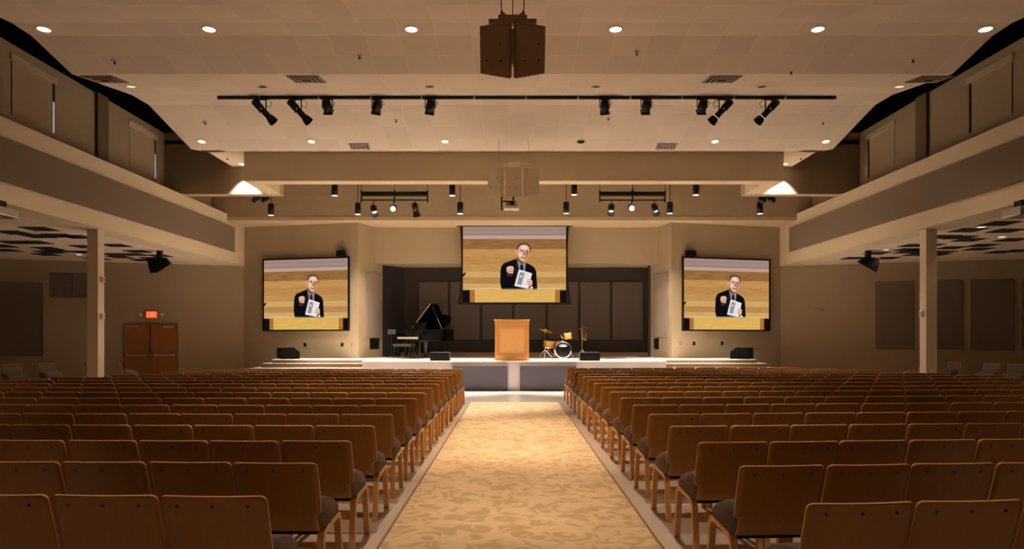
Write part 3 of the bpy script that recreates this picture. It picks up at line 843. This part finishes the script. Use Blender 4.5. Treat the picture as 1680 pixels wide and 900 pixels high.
for px,nmx in zip(cols,names):
    mid=abs(px-840)<300
    downlight(px,45,11.5,2,'bright round downlight in the nearest ceiling row, '+nmx,P_HALL*(10.5 if mid else .5),.10,58 if mid else 100)
for px,lit,nmx in zip([215,430,705,978,1250,1476],[1,0,0,0,0,1],names):
    downlight(px,143,13.95,lit,'%s small downlight in the row just before the track, %s'%('lit' if lit else 'dark',nmx),P_HALL*.6 if lit else None,.085)
for px,lit,nmx in zip([331,511,730,953,1173,1355],[1,1,1,0,1,1],names):
    downlight(px,235,17.2,lit,'%s downlight in the farthest ceiling row above the cross beam, %s'%('lit' if lit else 'dark',nmx),P_FRONT*{730:1.9,511:.6,1173:.6,331:.3,1355:.3}.get(px,1) if lit else None,.095,62,None,STAGE)
for px,nmx in ((397,'left'),(1287,'right')):
    downlight(px,272,19.88,2,'bright downlight close to the cross wall at the %s beam end'%nmx,None,.09)
    spot('wall_graze_beam',(X(px,19.88),19.86,6.52),(X(px,19.88),20.05,5.4),P_GRAZE,80,.6,STAGE,.04)
# hall rows behind the picture edge (same fixtures, outside the frame): their light only
for yy in (7.9,4.3,.7,-2.9):
    for px in cols: spot('downlight_beam',(X(px,11.5),yy,zc(yy)-.06),(X(px,11.5),yy,0),P_HALL*{7.9:.9,4.3:.8,.7:.3,-2.9:.15}[yy]*({7.9:6.2,4.3:3.9,.7:2,-2.9:2}[yy] if abs(px-840)<300 else .4),56 if abs(px-840)<300 else 90)
# low side ceilings: black tiles and small downlights
def side_light(px,py,label):
    d=(Z_LOW-EYE)*F/(HY-py); downlight(px,py,d,1,label,P_SIDE,.09,120,Z_LOW)
side_light(146,401,'small downlight in the low left ceiling, nearer one beside the column')
side_light(130,417,'small downlight in the low left ceiling, farther one beside the column')
side_light(1610,372,'small downlight in the low right ceiling, nearest to viewer')
side_light(1644,388,'small downlight in the low right ceiling, beside the right picture edge')
side_light(1454,409,'small downlight in the low right ceiling above the hanging black speaker')
def tiles(sg,spec):
    m=MB()
    for px,py,wpx in spec:
        d=(Z_LOW-EYE)*F/(HY-py); x=X(px,d); wx=max(.55,round(wpx/F*d/.61)*.61)
        m.box(x-wx/2,x+wx/2,d-.3,d+.3,Z_LOW-.012,Z_LOW)
    o=m.build('trim_'+('7' if sg<0 else '8'),M_tileblack); o['kind']='structure'
tiles(-1,[(64,375,38),(22,381,36),(62,387,36),(100,386,42),(126,388,30),(40,397,76),(4,403,16),(10,410,26),(78,407,44),(94,411,34),(80,413,38),(76,417,34),
 (140,404,42),(190,402,36),(138,413,34),(205,417,50),(226,412,30),(250,423,36),(196,421,30),(160,424,40),(262,419,34),(232,426,34)])
tiles(1,[(1640,366,46),(1588,377,42),(1650,378,54),(1548,388,24),(1575,389,46),(1590,393,40),(1660,393,46),(1500,402,44),(1524,402,30),(1612,402,40),(1560,406,38),(1490,409,40),(1510,409,34),(1605,408,46),(1506,413,50),(1545,413,40),(1520,417,60),(1640,413,44),(1400,423,34),(1455,423,36),(1438,415,40),(1668,411,30)])

def sprinkler(px,d,label,zz=None):
    z=zc(d) if zz is None else zz
    t=thing('sprinkler_head',label,'sprinkler',(X(px,d),d,z),0,'ceiling sprinkler heads')
    m=MB(); m.lathe([(.045,-.008),(.05,0)],14); m.build('escutcheon',M_white,t)
    m=MB(); m.lathe([(.014,-.045),(.014,-.008)],8); m.lathe([(.026,-.05),(.026,-.044)],10); m.build('nozzle',M_black,t)
for px,d,l in ((188,12.45,'left of the big speakers, near ceiling fold, far left'),(590,12.3,'near ceiling fold left of the big dark speakers'),(1045,12.2,'near ceiling fold right of the big dark speakers'),
  (1298,12.75,'on the near ceiling fold above the right end lamps'),(1498,12.4,'near ceiling fold at the far right')):
    sprinkler(px,d,'sprinkler head '+l)
for px,d,l in ((337,16.3,'behind the track lights at the far left'),(650,16.2,'between track lights and beam, left of centre'),(998,16.1,'between track lights and beam, right of centre'),(1350,16.3,'behind the track lights at the far right')):
    sprinkler(px,d,'sprinkler head '+l)
sprinkler(373,19.2,'sprinkler head on the ceiling corner left of the beam end')
sprinkler(1314,19.2,'sprinkler head on the ceiling corner right of the beam end')
def diffuser(px,d,label,wx=.6,wy=.6,zz=None):
    z=zc(d) if zz is None else zz
    t=thing('air_diffuser',label,'vent',(X(px,d),d,z),0,'ceiling air diffusers'); t.rotation_euler=(slope_at(d),0,0)
    m=MB()
    for k in range(3):
        a=wx/2*(1-.28*k); b=wy/2*(1-.28*k); zz=-.012-.01*k
        m.box(-a,a,-b,-b+.04,zz-.008,zz); m.box(-a,a,b-.04,b,zz-.008,zz); m.box(-a,-a+.04,-b,b,zz-.008,zz); m.box(a-.04,a,-b,b,zz-.008,zz)
    m.build('louvre',M_dif,t); MB().box(-wx/2,wx/2,-wy/2,wy/2,-.01,-.004).build('throat',M_graphite,t)
for px,l in ((172,'at the left ceiling edge'),(503,'above the left track lights'),(1184,'above the right track lights'),(1524,'at the right ceiling edge')):
    diffuser(px,13.25,'square air diffuser just past the ceiling fold '+l)
for px,l in ((350,'left'),(590,'left of centre'),(1093,'right of centre'),(1330,'right')):
    diffuser(px,18.1 if px in(350,1330) else 17.45,'thin air diffuser directly in front of the cross beam, '+l,.5,.3)

# ------------------------------------------------------------------ lighting track and its theatre lamps
YT=14.95; ZT=zc(YT)
t=thing('lighting_track','long black lighting track across the ceiling','lighting track',(0,YT,ZT-.03))
xa,xb=X(357,YT),X(1371,YT)
MB().box(xa,xb,-.03,.03,-.03,.03).build('rail',M_black,t)
for px in (426,523,609,692,778,863,948,1034,1119,1204,1288):
    m=MB(); m.box(X(px,YT)-.014,X(px,YT)+.014,-.034,.034,-.034,.034); m.build('joint_clip',M_ltmetal,t)
def orient(o,frm,to):
    o.rotation_euler=(Vector(to)-Vector(frm)).to_track_quat('-Z','Y').to_euler()
def profile_spot(px,sg,label):
    x=X(px,YT)
    t=thing('profile_spotlight',label,'stage light',(x,YT,ZT-.06),0,'theatre lamps on the ceiling track')
    m=MB(); m.box(-.08,-.06,-.015,.015,-.30,0); m.box(.06,.08,-.015,.015,-.22,0); m.box(-.1,.1,-.03,.03,-.02,.0); m.build('yoke',M_black,t)
    # barrel lies in the x-z plane, tipped about 47 degrees, lens end lower
    R_=T(0,0,-.24)@Matrix.Rotation(sg*math.radians(43),4,'Y')@Matrix.Rotation(math.radians(8),4,'X')
    b=MB(); b.M=R_; b.smooth=True; b.lathe([(.06,.27),(.08,.25),(.08,.05),(.065,.04),(.065,-.2),(.08,-.22)],16); b.build('barrel',M_black,t)
    b=MB(); b.M=R_; b.lathe([(.075,-.2),(.09,-.24),(.105,-.34)],16,cap=False); b.build('lens_hood',M_black,t)
    b=MB(); b.M=R_; b.lathe([(.08,-.205),(.08,-.2)],16); b.build('lens',M_lampdim if sg>0 else M_graphite,t)
    b=MB(); b.M=R_; b.box(-.012,.012,-.10,-.08,.0,.03); b.box(-.1,-.08,-.012,.012,.0,.03); b.build('focus_knob',M_chrome,t)
    b=MB(); b.tube([(.10*sg*-1,0,.02),(.2*sg*-1,0,-.10),(.16*sg*-1,0,-.19),(.08*sg*-1,0,-.14)],.006,6); b.build('cable',M_black,t)
def par_can(px,label,lit=False,tilt=0.0):
    x=X(px,YT)
    t=thing('par_spotlight',label,'stage light',(x,YT,ZT-.06),0,'theatre lamps on the ceiling track')
    m=MB(); m.box(-.115,-.10,-.015,.015,-.2,0); m.box(.10,.115,-.015,.015,-.2,0); m.box(-.115,.115,-.02,.02,-.02,0); m.build('yoke',M_black,t)
    R_=T(0,0,-.17)@Matrix.Rotation(math.radians(48),4,'X')@Matrix.Rotation(tilt,4,'Y')
    b=MB(); b.M=R_; b.smooth=True; b.lathe([(.04,.16),(.085,.13),(.095,.05),(.095,-.12)],18); b.build('can',M_black,t)
    b=MB(); b.M=R_; b.box(-.10,.10,-.10,.10,-.135,-.12); b.build('colour_frame',M_black,t)
    b=MB(); b.M=R_; b.lathe([(.08,-.139),(.08,-.136)],16); b.build('lens',M_lampdim if lit else M_graphite,t)
    b=MB(); b.tube([(.1,0,-.02),(.17,0,-.10),(.12,0,-.14)],.006,6); b.build('cable',M_black,t)
profile_spot(431,-1,'long black profile spot at the far left of the track')
profile_spot(489,-1,'long black profile spot second from the left on the track')
par_can(537,'round black can light third from the left on the track')
par_can(618,'squat black can light fourth from the left on the track',False,.25)
par_can(706,'black can light on the track just left of the big speakers',False,.2)
par_can(992,'black can light with pale front edge right of the big speakers',True,-.1)
par_can(1060,'round black can light fourth from the right on the track')
par_can(1152,'round black can light third from the right on the track')
profile_spot(1185,1,'long black profile spot second from the right on the track')
profile_spot(1261,1,'long black profile spot at the far right of the track')
# the aimed light those lamps throw on the stage
for px,tx,ty in ((431,-6.6,23.2),(537,-3,23.0),(618,-1.2,22.5),(706,0,22.3),(992,0,22.3),(1060,1.2,22.5),(1152,3,23),(1261,6.8,23.2)):
    spot('track_beam',(X(px,YT),YT+.1,ZT-.35),(tx,ty,1.0),P_TRACK*(.45 if px in (431,1261) else 1),26,.8,STAGE,.06)

# ------------------------------------------------------------------ speaker clusters
def cabinet(loc,yaw,tilt,w_,h,dp,m_,label,rear=.55,name='hanging_speaker',tall=0,cut=.10):
    # tall: -1 / +1 makes that end of the front face the taller one
    t=thing(name,label,'speaker',loc); t.rotation_mode='ZYX'; t.rotation_euler=(tilt,0,yaw)
    def zz(x,top):
        f=0 if not tall else (.5-tall*x/w_)*cut*h
        return h-f*.7 if top else f
    m=MB()
    pl=[(-w_/2,0),(w_/2,0),(w_/2,.08),(w_/2*rear,dp),(-w_/2*rear,dp),(-w_/2,.08)]
    n=len(pl); m.add([(a,b,zz(a,0)) for a,b in pl]+[(a,b,zz(a,1)) for a,b in pl],[tuple(range(n))[::-1],tuple(range(n,2*n))]+[(i,(i+1)%n,n+(i+1)%n,n+i) for i in range(n)])
    m.build('cabinet',m_,t,bevel=.014)
    m=MB(); e=.03; x0,x1=-w_/2+e,w_/2-e
    m.prism([(x0,-.016,zz(x0,0)+e),(x1,-.016,zz(x1,0)+e),(x1,-.016,zz(x1,1)-e),(x0,-.016,zz(x0,1)-e)],(0,.02,0)); m.build('grille',m_,t,bevel=.006)
    m=MB()
    for a,b in ((-.12,.32),(.12,.32),(.12,.62)): m.M=T(a*w_/.5,-.018,b*h); m.lathe([(.012,-.004),(.012,.004)],8,axis='y')
    m.build('fixing_bolt',M_black,t)
    return t
DS=9.5
def c_at(px,py,d): return at(px,py,d)
cb=Z(121,DS); ct=Z(41,DS)
cabinet((X(811.5,DS),DS-.14,Z(135,DS)),math.radians(-22),math.radians(21),.42,.70,.34,M_speaker,'left big dark speaker of the nearest hanging cluster',tall=1,cut=.09)
cabinet((X(870.5,DS),DS-.14,Z(135,DS)),math.radians(22),math.radians(21),.42,.70,.34,M_speaker,'right big dark speaker of the nearest hanging cluster',tall=-1,cut=.09)
t=thing('rigging_frame','dark rigging frame with cables over the two big speakers','rigging',(X(841,DS),DS+.05,ct+.02))
m=MB(); m.box(-.33,.33,-.05,.05,.0,.07); m.box(-.2,.2,-.04,.10,.07,.13); m.prism([(-.2,-.03,.07),(-.10,-.03,.07),(-.10,-.03,.16),(-.15,-.03,.16)],(0,.06,0)); m.prism([(.2,-.03,.07),(.10,-.03,.07),(.10,-.03,.16),(.15,-.03,.16)],(0,.06,0))
m.box(-.05,.05,.22,.34,-.45,.05)
m.build('crossbar',M_speaker,t,bevel=.006)
top=zc(DS)-ct-.02
for a,b in ((-.15,-.165),(.15,.17),(0.0,.0)):
    m=MB(); y2=.0 if a else .25
    m.tube([(a,y2,.10),(b,y2,top)],.007,6); m.build('suspension_cable',M_black,t)
    m=MB(); m.M=T(a,y2,.17); m.lathe([(.012,-.03),(.022,0),(.012,.03)],8); m.build('shackle',M_black,t)
D2=17.0
zb2=Z(316,D2); 
cabinet((X(811,D2),D2+.14,Z(320,D2)),math.radians(-34),math.radians(13),.42,.70,.30,M_speakertan,'left tan speaker of the farther cluster at the beam',tall=1)
cabinet((X(842.5,D2),D2-.06,Z(323,D2)),0,math.radians(13),.40,.72,.30,M_speakertan,'middle tan speaker of the farther cluster at the beam')
cabinet((X(874,D2),D2+.14,Z(320,D2)),math.radians(34),math.radians(13),.42,.70,.30,M_speakertan,'right tan speaker of the farther cluster at the beam',tall=-1)
t=thing('rigging_frame','tan rigging frame above the three tan speakers','rigging',(X(843,D2),D2+.15,Z(270,D2)+.02))
m=MB(); m.box(-.45,.45,-.03,.03,0,.05); m.box(-.16,.16,-.2,.12,.03,.09); m.build('crossbar',M_speakertan,t,bevel=.006)
for a in (-.4,.4):
    m=MB(); m.tube([(a,0,.04),(a*.9,0,zc(D2)-Z(270,D2)-.02)],.006,6); m.build('suspension_cable',M_ltmetal,t)
t=thing('hanging_projector','small white projector on black bracket under the tan speakers','projector',(X(839,D2),D2+.1,Z(342,D2)))
MB().box(-.19,.19,-.15,.2,.0,.05).build('base_plate',M_white,t,bevel=.008)
MB().box(-.13,.13,-.12,.18,.05,.2).build('projector_body',M_ltmetal,t,bevel=.015)
m=MB(); m.box(-.26,-.22,-.02,.02,-.02,.34); m.box(-.24,.08,-.18,-.15,.15,.18); m.box(-.24,-.22,-.16,.0,.15,.18); m.box(.03,.07,.0,.04,.18,.46); m.build('bracket',M_black,t)
m=MB(); m.M=T(.02,-.13,.12); m.lathe([(.04,-.04),(.04,.02)],12,axis='y'); m.build('lens',M_graphite,t)
for sg,lab,pts,bx in ((-1,'black speaker hanging from the low left ceiling',((240,423),(273,422),(280.5,432),(258,447),(246,448)),258),
               (1,'black speaker hanging from the low right ceiling',((1406,429),(1418,421),(1444,422.5),(1442.5,434),(1438,446.5)),1428)):
    d=20.3; o0=at(bx,435,d); t=thing('ceiling_speaker',lab,'speaker',o0)
    P=[at(a_,b_,d)-o0 for a_,b_ in pts]; cc=sum(P,Vector())/5
    m=MB(); n=5; back=[cc+(p-cc)*.72+Vector((sg*.06,.38,.05)) for p in P]
    m.add(P+back,[(0,1,2,3,4),(9,8,7,6,5)]+[(i,(i+1)%5,5+(i+1)%5,5+i) for i in range(5)]); m.build('cabinet',M_black,t,bevel=.01)
    m=MB(); m.prism([cc+(p-cc)*.86+Vector((0,-.012,0)) for p in P],(0,.015,0)); m.build('grille',M_graphite,t)
    m=MB(); m.box(-.07,.07,.08,.2,.15,Z_LOW-o0.z); m.build('ceiling_bracket',M_black,t)
for sg,px,lab in ((-1,6,'white projector mounted under the left bulkhead at picture edge'),(1,1668,'white projector mounted under the right bulkhead at picture edge')):
    d=12.9; t=thing('wall_projector',lab,'projector',(X(px,d)+sg*.1,d,Z(357,d)+.02))
    MB().box(-.22,.22,-.25,.25,0,.16).build('projector_body',M_ltmetal,t,bevel=.02)
    m=MB(); m.box(-.08,.08,-.1,.1,.16,.30); m.box(-.03,.03,-.03,.03,.28,Z_LOW-Z(357,d)-.02); m.build('ceiling_mount',M_black,t)
    m=MB(); m.M=T(-sg*.1,-.27,.08); m.lathe([(.05,-.03),(.05,.03)],14,axis='y'); m.build('lens',M_graphite,t)

# ------------------------------------------------------------------ stage slot: pendant cans and lamp racks
def pendant(px,yb,d,label,watts):
    zb_=Z(yb,d); h=.37
    t=thing('pendant_can',label,'pendant light',(X(px,d),d,zb_),0,'black pendant cans above the stage')
    m=MB(); m.smooth=True; m.lathe([(.095,.02),(.095,h),(.03,h+.01)],22,cap=True); m.build('can',M_black,t)
    m=MB(); m.smooth=True; m.lathe([(.098,0),(.098,.03)],22,cap=False); m.build('rim',M_black,t)
    m=MB(); m.lathe([(.09,.003),(.09,.008)],20); m.build('lens',M_stagelamp,t)
    m=MB(); m.tube([(0,0,h),(0,0,7.3-zb_)],.012,6); m.build('stem',M_black,t)
    spot('pendant_beam',(X(px,d),d,zb_-.05),(X(px,d),d-.5,0),watts,50,.6,STAGE,.08)
for px,yb,d,l in ((444.5,353,22.6,'low can at the far left, below the left beam end'),(549,321,21.8,'high can left of the left lamp rack, half hidden by beam'),(587,351.5,22.4,'low can on a stem beside the left end of the left lamp rack'),
   (742,321,21.8,'high can between the left lamp rack and tan speakers'),(755,350.5,22.4,'low can on a stem left of the tan speakers'),(929,350,22.4,'low can on a stem right of the tan speakers'),
   (942,319.5,21.8,'high can between the tan speakers and right lamp rack'),(1099,350,22.4,'low can on a stem beside the right end of the right lamp rack'),(1141.5,320,21.8,'high can right of the right lamp rack, half hidden by beam'),
   (1247,350.5,22.6,'low can at the far right, below the right beam end')):
    pendant(px,yb,d,'black '+l,P_STAGE*(.25 if px in (444.5,1247) else 1))
def hung_lamp(px,py,d,zt_,label,aim,lit,doors):
    p=at(px,py,d)
    t=thing('stage_spotlight',label,'stage light',p,0,'stage lamps on the hanging racks')
    m=MB(); m.box(-.012,.012,-.012,.012,.1,zt_-p.z); m.box(-.10,.10,-.012,.012,.09,.11); m.box(-.10,-.085,-.012,.012,-.02,.1); m.box(.085,.10,-.012,.012,-.02,.1); m.build('yoke',M_black,t)
    q=Vector(aim).normalized().to_track_quat('-Z','Y').to_matrix().to_4x4()
    b=MB(); b.M=q; b.smooth=True; b.lathe([(.05,.16),(.08,.14),(.085,-.10)],18); b.build('can',M_black,t)
    b=MB(); b.M=q; b.lathe([(.08,-.108),(.08,-.102)],18); b.build('lens',M_stagelamp if lit else M_ltmetal,t)
    if doors:
        b=MB(); b.M=q; b.lathe([(.085,-.10),(.12,-.27)],10,cap=False); b.build('snoot',M_black,t)
for px0,px1,lamps,nm in ((593,701.5,((613,343,(.35,-.75,-.8),1,1,'leftmost'),(645.5,342,(.03,-1,-.25),1,0,'middle'),(681,341,(.15,.35,-.8),0,1,'rightmost')),'left'),
                  (984,1091,((1003,341,(-.15,-.7,-.8),1,1,'leftmost'),(1036,341,(-.03,-1,-.25),1,0,'middle'),(1074,341,(.1,-.7,-.8),1,1,'rightmost')),'right')):
    d=21.6; xa,xb=X(px0,d),X(px1,d)
    t=thing('lamp_rack','black hanging lamp rack over the %s half of the stage'%nm,'lamp rack',((xa+xb)/2,d,Z(328,d)))
    hw=(xb-xa)/2; H=Z(316,d)-Z(328,d)
    m=MB(); m.box(-hw,hw,-.05,.05,H-.10,H+.03); m.build('wireway',M_black,t,bevel=.005)
    m=MB(); m.M=T(0,0,0)@Matrix.Rotation(PI/2,4,'Y'); m.lathe([(.022,-hw),(.022,hw)],10); m.build('pipe',M_black,t)
    for a in (-hw,0,hw):
        m=MB(); m.box(a-.02,a+.02,-.03,.03,-.07,H+.08); m.build('bracket',M_black,t)
        m=MB(); m.tube([(a,0,H),(a,0,7.3-Z(328,d))],.008,6); m.build('hanger_rod',M_black,t)
    for px,py,aim,lit,doors,l in lamps:
        hung_lamp(px,py,d,Z(328,d)-.0,'%s stage lamp on the %s hanging rack'%(l,nm),aim,lit,doors)
for sg,px,nm in ((-1,428,'left'),(1,1258,'right')):
    d=21.4
    p=at(px,326,d); t=thing('stage_spotlight','small black lamp pair tucked under the %s beam end'%nm,'stage light',p)
    m=MB(); m.box(-.25,.25,-.02,.02,.02,.06); m.box(-.015,.015,-.015,.015,.05,7.3-p.z); m.build('bar',M_black,t)
    for a in (-.15,.14):
        b=MB(); b.M=T(a,0,-.02)@Matrix.Rotation(math.radians(-55),4,'X')@Matrix.Rotation(-sg*.5,4,'Y'); b.smooth=True; b.lathe([(.04,.12),(.065,.1),(.07,-.12)],14); b.build('can',M_black,t)
        b=MB(); b.M=T(a,-.0,-.02)@Matrix.Rotation(math.radians(55),4,'X'); b.lathe([(.045,-.09),(.045,-.085)],12); b.build('lens',M_ltmetal,t)
for sx in (-1,1):
    spot('rack_beam',(sx*3.72,21.3,Z(342,21.6)),(sx*.3,14.6,0),500,34,.8,STAGE,.08)
# light the rack lamps throw on the screen walls and header
for sx in (-1,1):
    spot('rack_beam',(sx*3.9,21.6,5.9),(sx*5.75,23.9,1.0),P_WASH*1.7,52,.95,STAGE,.07)

# ------------------------------------------------------------------ side walls: doors, exit sign, panels, vents
c,wd,yaw=wall_rect(205,290,FL,WL)
t=bpy.data.objects.new('door_1',None); COL.objects.link(t); t.location=(c[0],c[1],0); t.rotation_euler=(0,0,yaw); t['kind']='structure'
H=2.08; hw=wd/2
m=MB(); m.box(-hw-.05,-hw,-.06,.02,0,H+.05); m.box(hw,hw+.05,-.06,.02,0,H+.05); m.box(-hw,hw,-.06,.02,H,H+.05); m.box(-.03,.03,-.07,.02,0,H); m.build('frame',mat('brown_door_frame',(120,96,72),.5),t)
for sg in (-1,1):
    x0,x1=sorted((sg*.03,sg*hw)); lf=MB().box(x0,x1,-.035,.01,.01,H).build('door_leaf',M_door,t)
    m=MB(); x0,x1=sorted((sg*.12,sg*(hw-.05))); m.box(x0,x1,-.10,-.06,.98,1.03); m.box(x0,x0+.05,-.07,-.03,.97,1.04); m.box(x1-.05,x1,-.07,-.03,.97,1.04); m.build('push_bar',M_ltmetal,lf)
    m=MB(); x0,x1=sorted((sg*(hw-.42),sg*(hw-.08))); m.box(x0,x1,-.10,-.035,H-.12,H-.05); m.build('door_closer',M_ltmetal,lf)
m=MB(); m.box(-.022,.022,-.11,-.07,1.1,H-.05); m.build('centre_mullion',M_chrome,t)
c2,w2,_=wall_rect(240.5,258.5,FL,WL)
t=thing('exit_sign','red lit exit sign on the wall above the oak double door','exit sign',(c2[0],c2[1],Z(522.5,c2[1])),yaw)
hs=.28
MB().box(-w2/2-.02,w2/2+.02,-.09,0,0,hs).build('housing',mat('exit_housing',(150,70,40),.5),t,bevel=.01)
MB().box(-w2/2,w2/2,-.096,-.088,.025,hs-.025).build('face',M_exit,t)
m=MB(); y_=-.101; lw=.022
def seg(x0,z0,x1,z1): m.box(min(x0,x1),max(x0,x1),y_,y_+.004,min(z0,z1),max(z0,z1))
z0,z1=.06,hs-.06; ww=.055; xs=[-.135,-.055,.03,.075]
seg(xs[0],z0,xs[0]+lw,z1)
for zz in (z0,(z0+z1)/2-lw/2,z1-lw): seg(xs[0],zz,xs[0]+ww,zz+lw)
for a,b in (((xs[1],z0),(xs[1]+ww+.01,z1)),((xs[1],z1),(xs[1]+ww+.01,z0))):
    m.prism([(a[0],y_,a[1]),(a[0]+lw,y_,a[1]),(b[0]+lw-.01,y_,b[1]),(b[0]-.01,y_,b[1])],(0,.004,0))
seg(xs[2],z0,xs[2]+lw,z1)
seg(xs[3]+ww/2-lw/2,z0,xs[3]+ww/2+lw/2,z1); seg(xs[3],z1-lw,xs[3]+ww,z1)
m.build('lettering',M_exitbright,t)
for sg in (-1,1):
    m=MB(); m.M=T(sg*(w2/2+.16),-.06,hs/2); m.lathe([(.06,-.04),(.045,.04)],12,axis='y'); m.build('emergency_lamp',M_white,t)
wall_panel(-6,70,1.05,3.45,FL,WL,'acoustic_panel','large taupe panel on the left wall at the picture edge','acoustic panel',M_panel)
wall_panel(1436,1499,1.22,3.55,WR,FR,'acoustic_panel','taupe panel on the right wall left of the column','acoustic panel',M_panel)
wall_panel(1511,1579,1.22,3.55,WR,FR,'acoustic_panel','taupe panel on the right wall partly behind the column','acoustic panel',M_panel)
wall_panel(1592,1663,1.22,3.55,WR,FR,'acoustic_panel','taupe panel on the right wall right of the column','acoustic panel',M_panel)
wall_panel(1676,1688,1.22,3.55,WR,FR,'acoustic_panel','taupe panel on the right wall cut by the picture edge','acoustic panel',M_panel)
def grille(px0,px1,py0,py1,label):
    c,wd,yaw=wall_rect(px0,px1,FL,WL); z0=Z(py1,c[1]); H=Z(py0,c[1])-z0
    t=thing('return_air_grille',label,'vent',(c[0],c[1],z0),yaw,'return air grilles')
    m=MB(); m.box(-wd/2,wd/2,-.03,0,0,.03); m.box(-wd/2,wd/2,-.03,0,H-.03,H); m.box(-wd/2,-wd/2+.03,-.03,0,0,H); m.box(wd/2-.03,wd/2,-.03,0,0,H); m.build('frame',M_vent,t)
    m=MB(); n=14
    for k in range(n):
        z=.03+(H-.06)*(k+.5)/n; m.prism([(-wd/2+.03,-.02,z),(-wd/2+.03,-.005,z+.03),(-wd/2+.03,-.003,z+.025),(-wd/2+.03,-.018,z-.005)],(wd-.06,0,0))
    m.box(-wd/2+.02,wd/2-.02,-.003,0,.02,H-.02); m.build('louvre',M_vent,t)
grille(82,121.5,447,487,'grey air grille high on the left wall, left one of the pair')
grille(124,151,448,487.5,'grey air grille high on the left wall, right one by the column')
c,wd,yaw=wall_rect(72,150.5,FL,WL)
o=MB().box(-wd/2,wd/2,-.1,0,0,2.95).build('trim_9',M_wall); o.location=(c[0],c[1],0); o.rotation_euler=(0,0,yaw); o['kind']='structure'
c,wd,yaw=wall_rect(1336,1352,WR,FR)
t=thing('wall_thermostat','small pale wall control on the right wall beside the corner','wall control',(c[0],c[1],Z(511,c[1])),yaw)
MB().box(-wd/2,wd/2,-.03,0,0,.12).build('cover_plate',M_wall,t,bevel=.01)
MB().box(.02,wd/2-.03,-.036,-.028,.02,.10).build('control_box',M_vent,t,bevel=.004)
for sg,items in ((-1,((172,460),(172,520))),(1,((1518,516),))):
    for px,py in items:
        d=16.42; cxx=sg*9.93
        t=thing('column_box','small pale box on the %s column, %s'%('left' if sg<0 else 'right','upper one' if py==460 else ('lower one' if sg<0 else 'inner side')),'box',(cxx-sg*.13,d,Z(py+3,d)))
        x0,x1=sorted((0,-sg*.07)); MB().box(x0,x1,-.05,.05,0,.14).build('housing',M_white,t,bevel=.01)
        x0,x1=sorted((-sg*.07,-sg*.078)); MB().box(x0,x1,-.03,.03,.03,.11).build('cover',M_ltmetal,t)
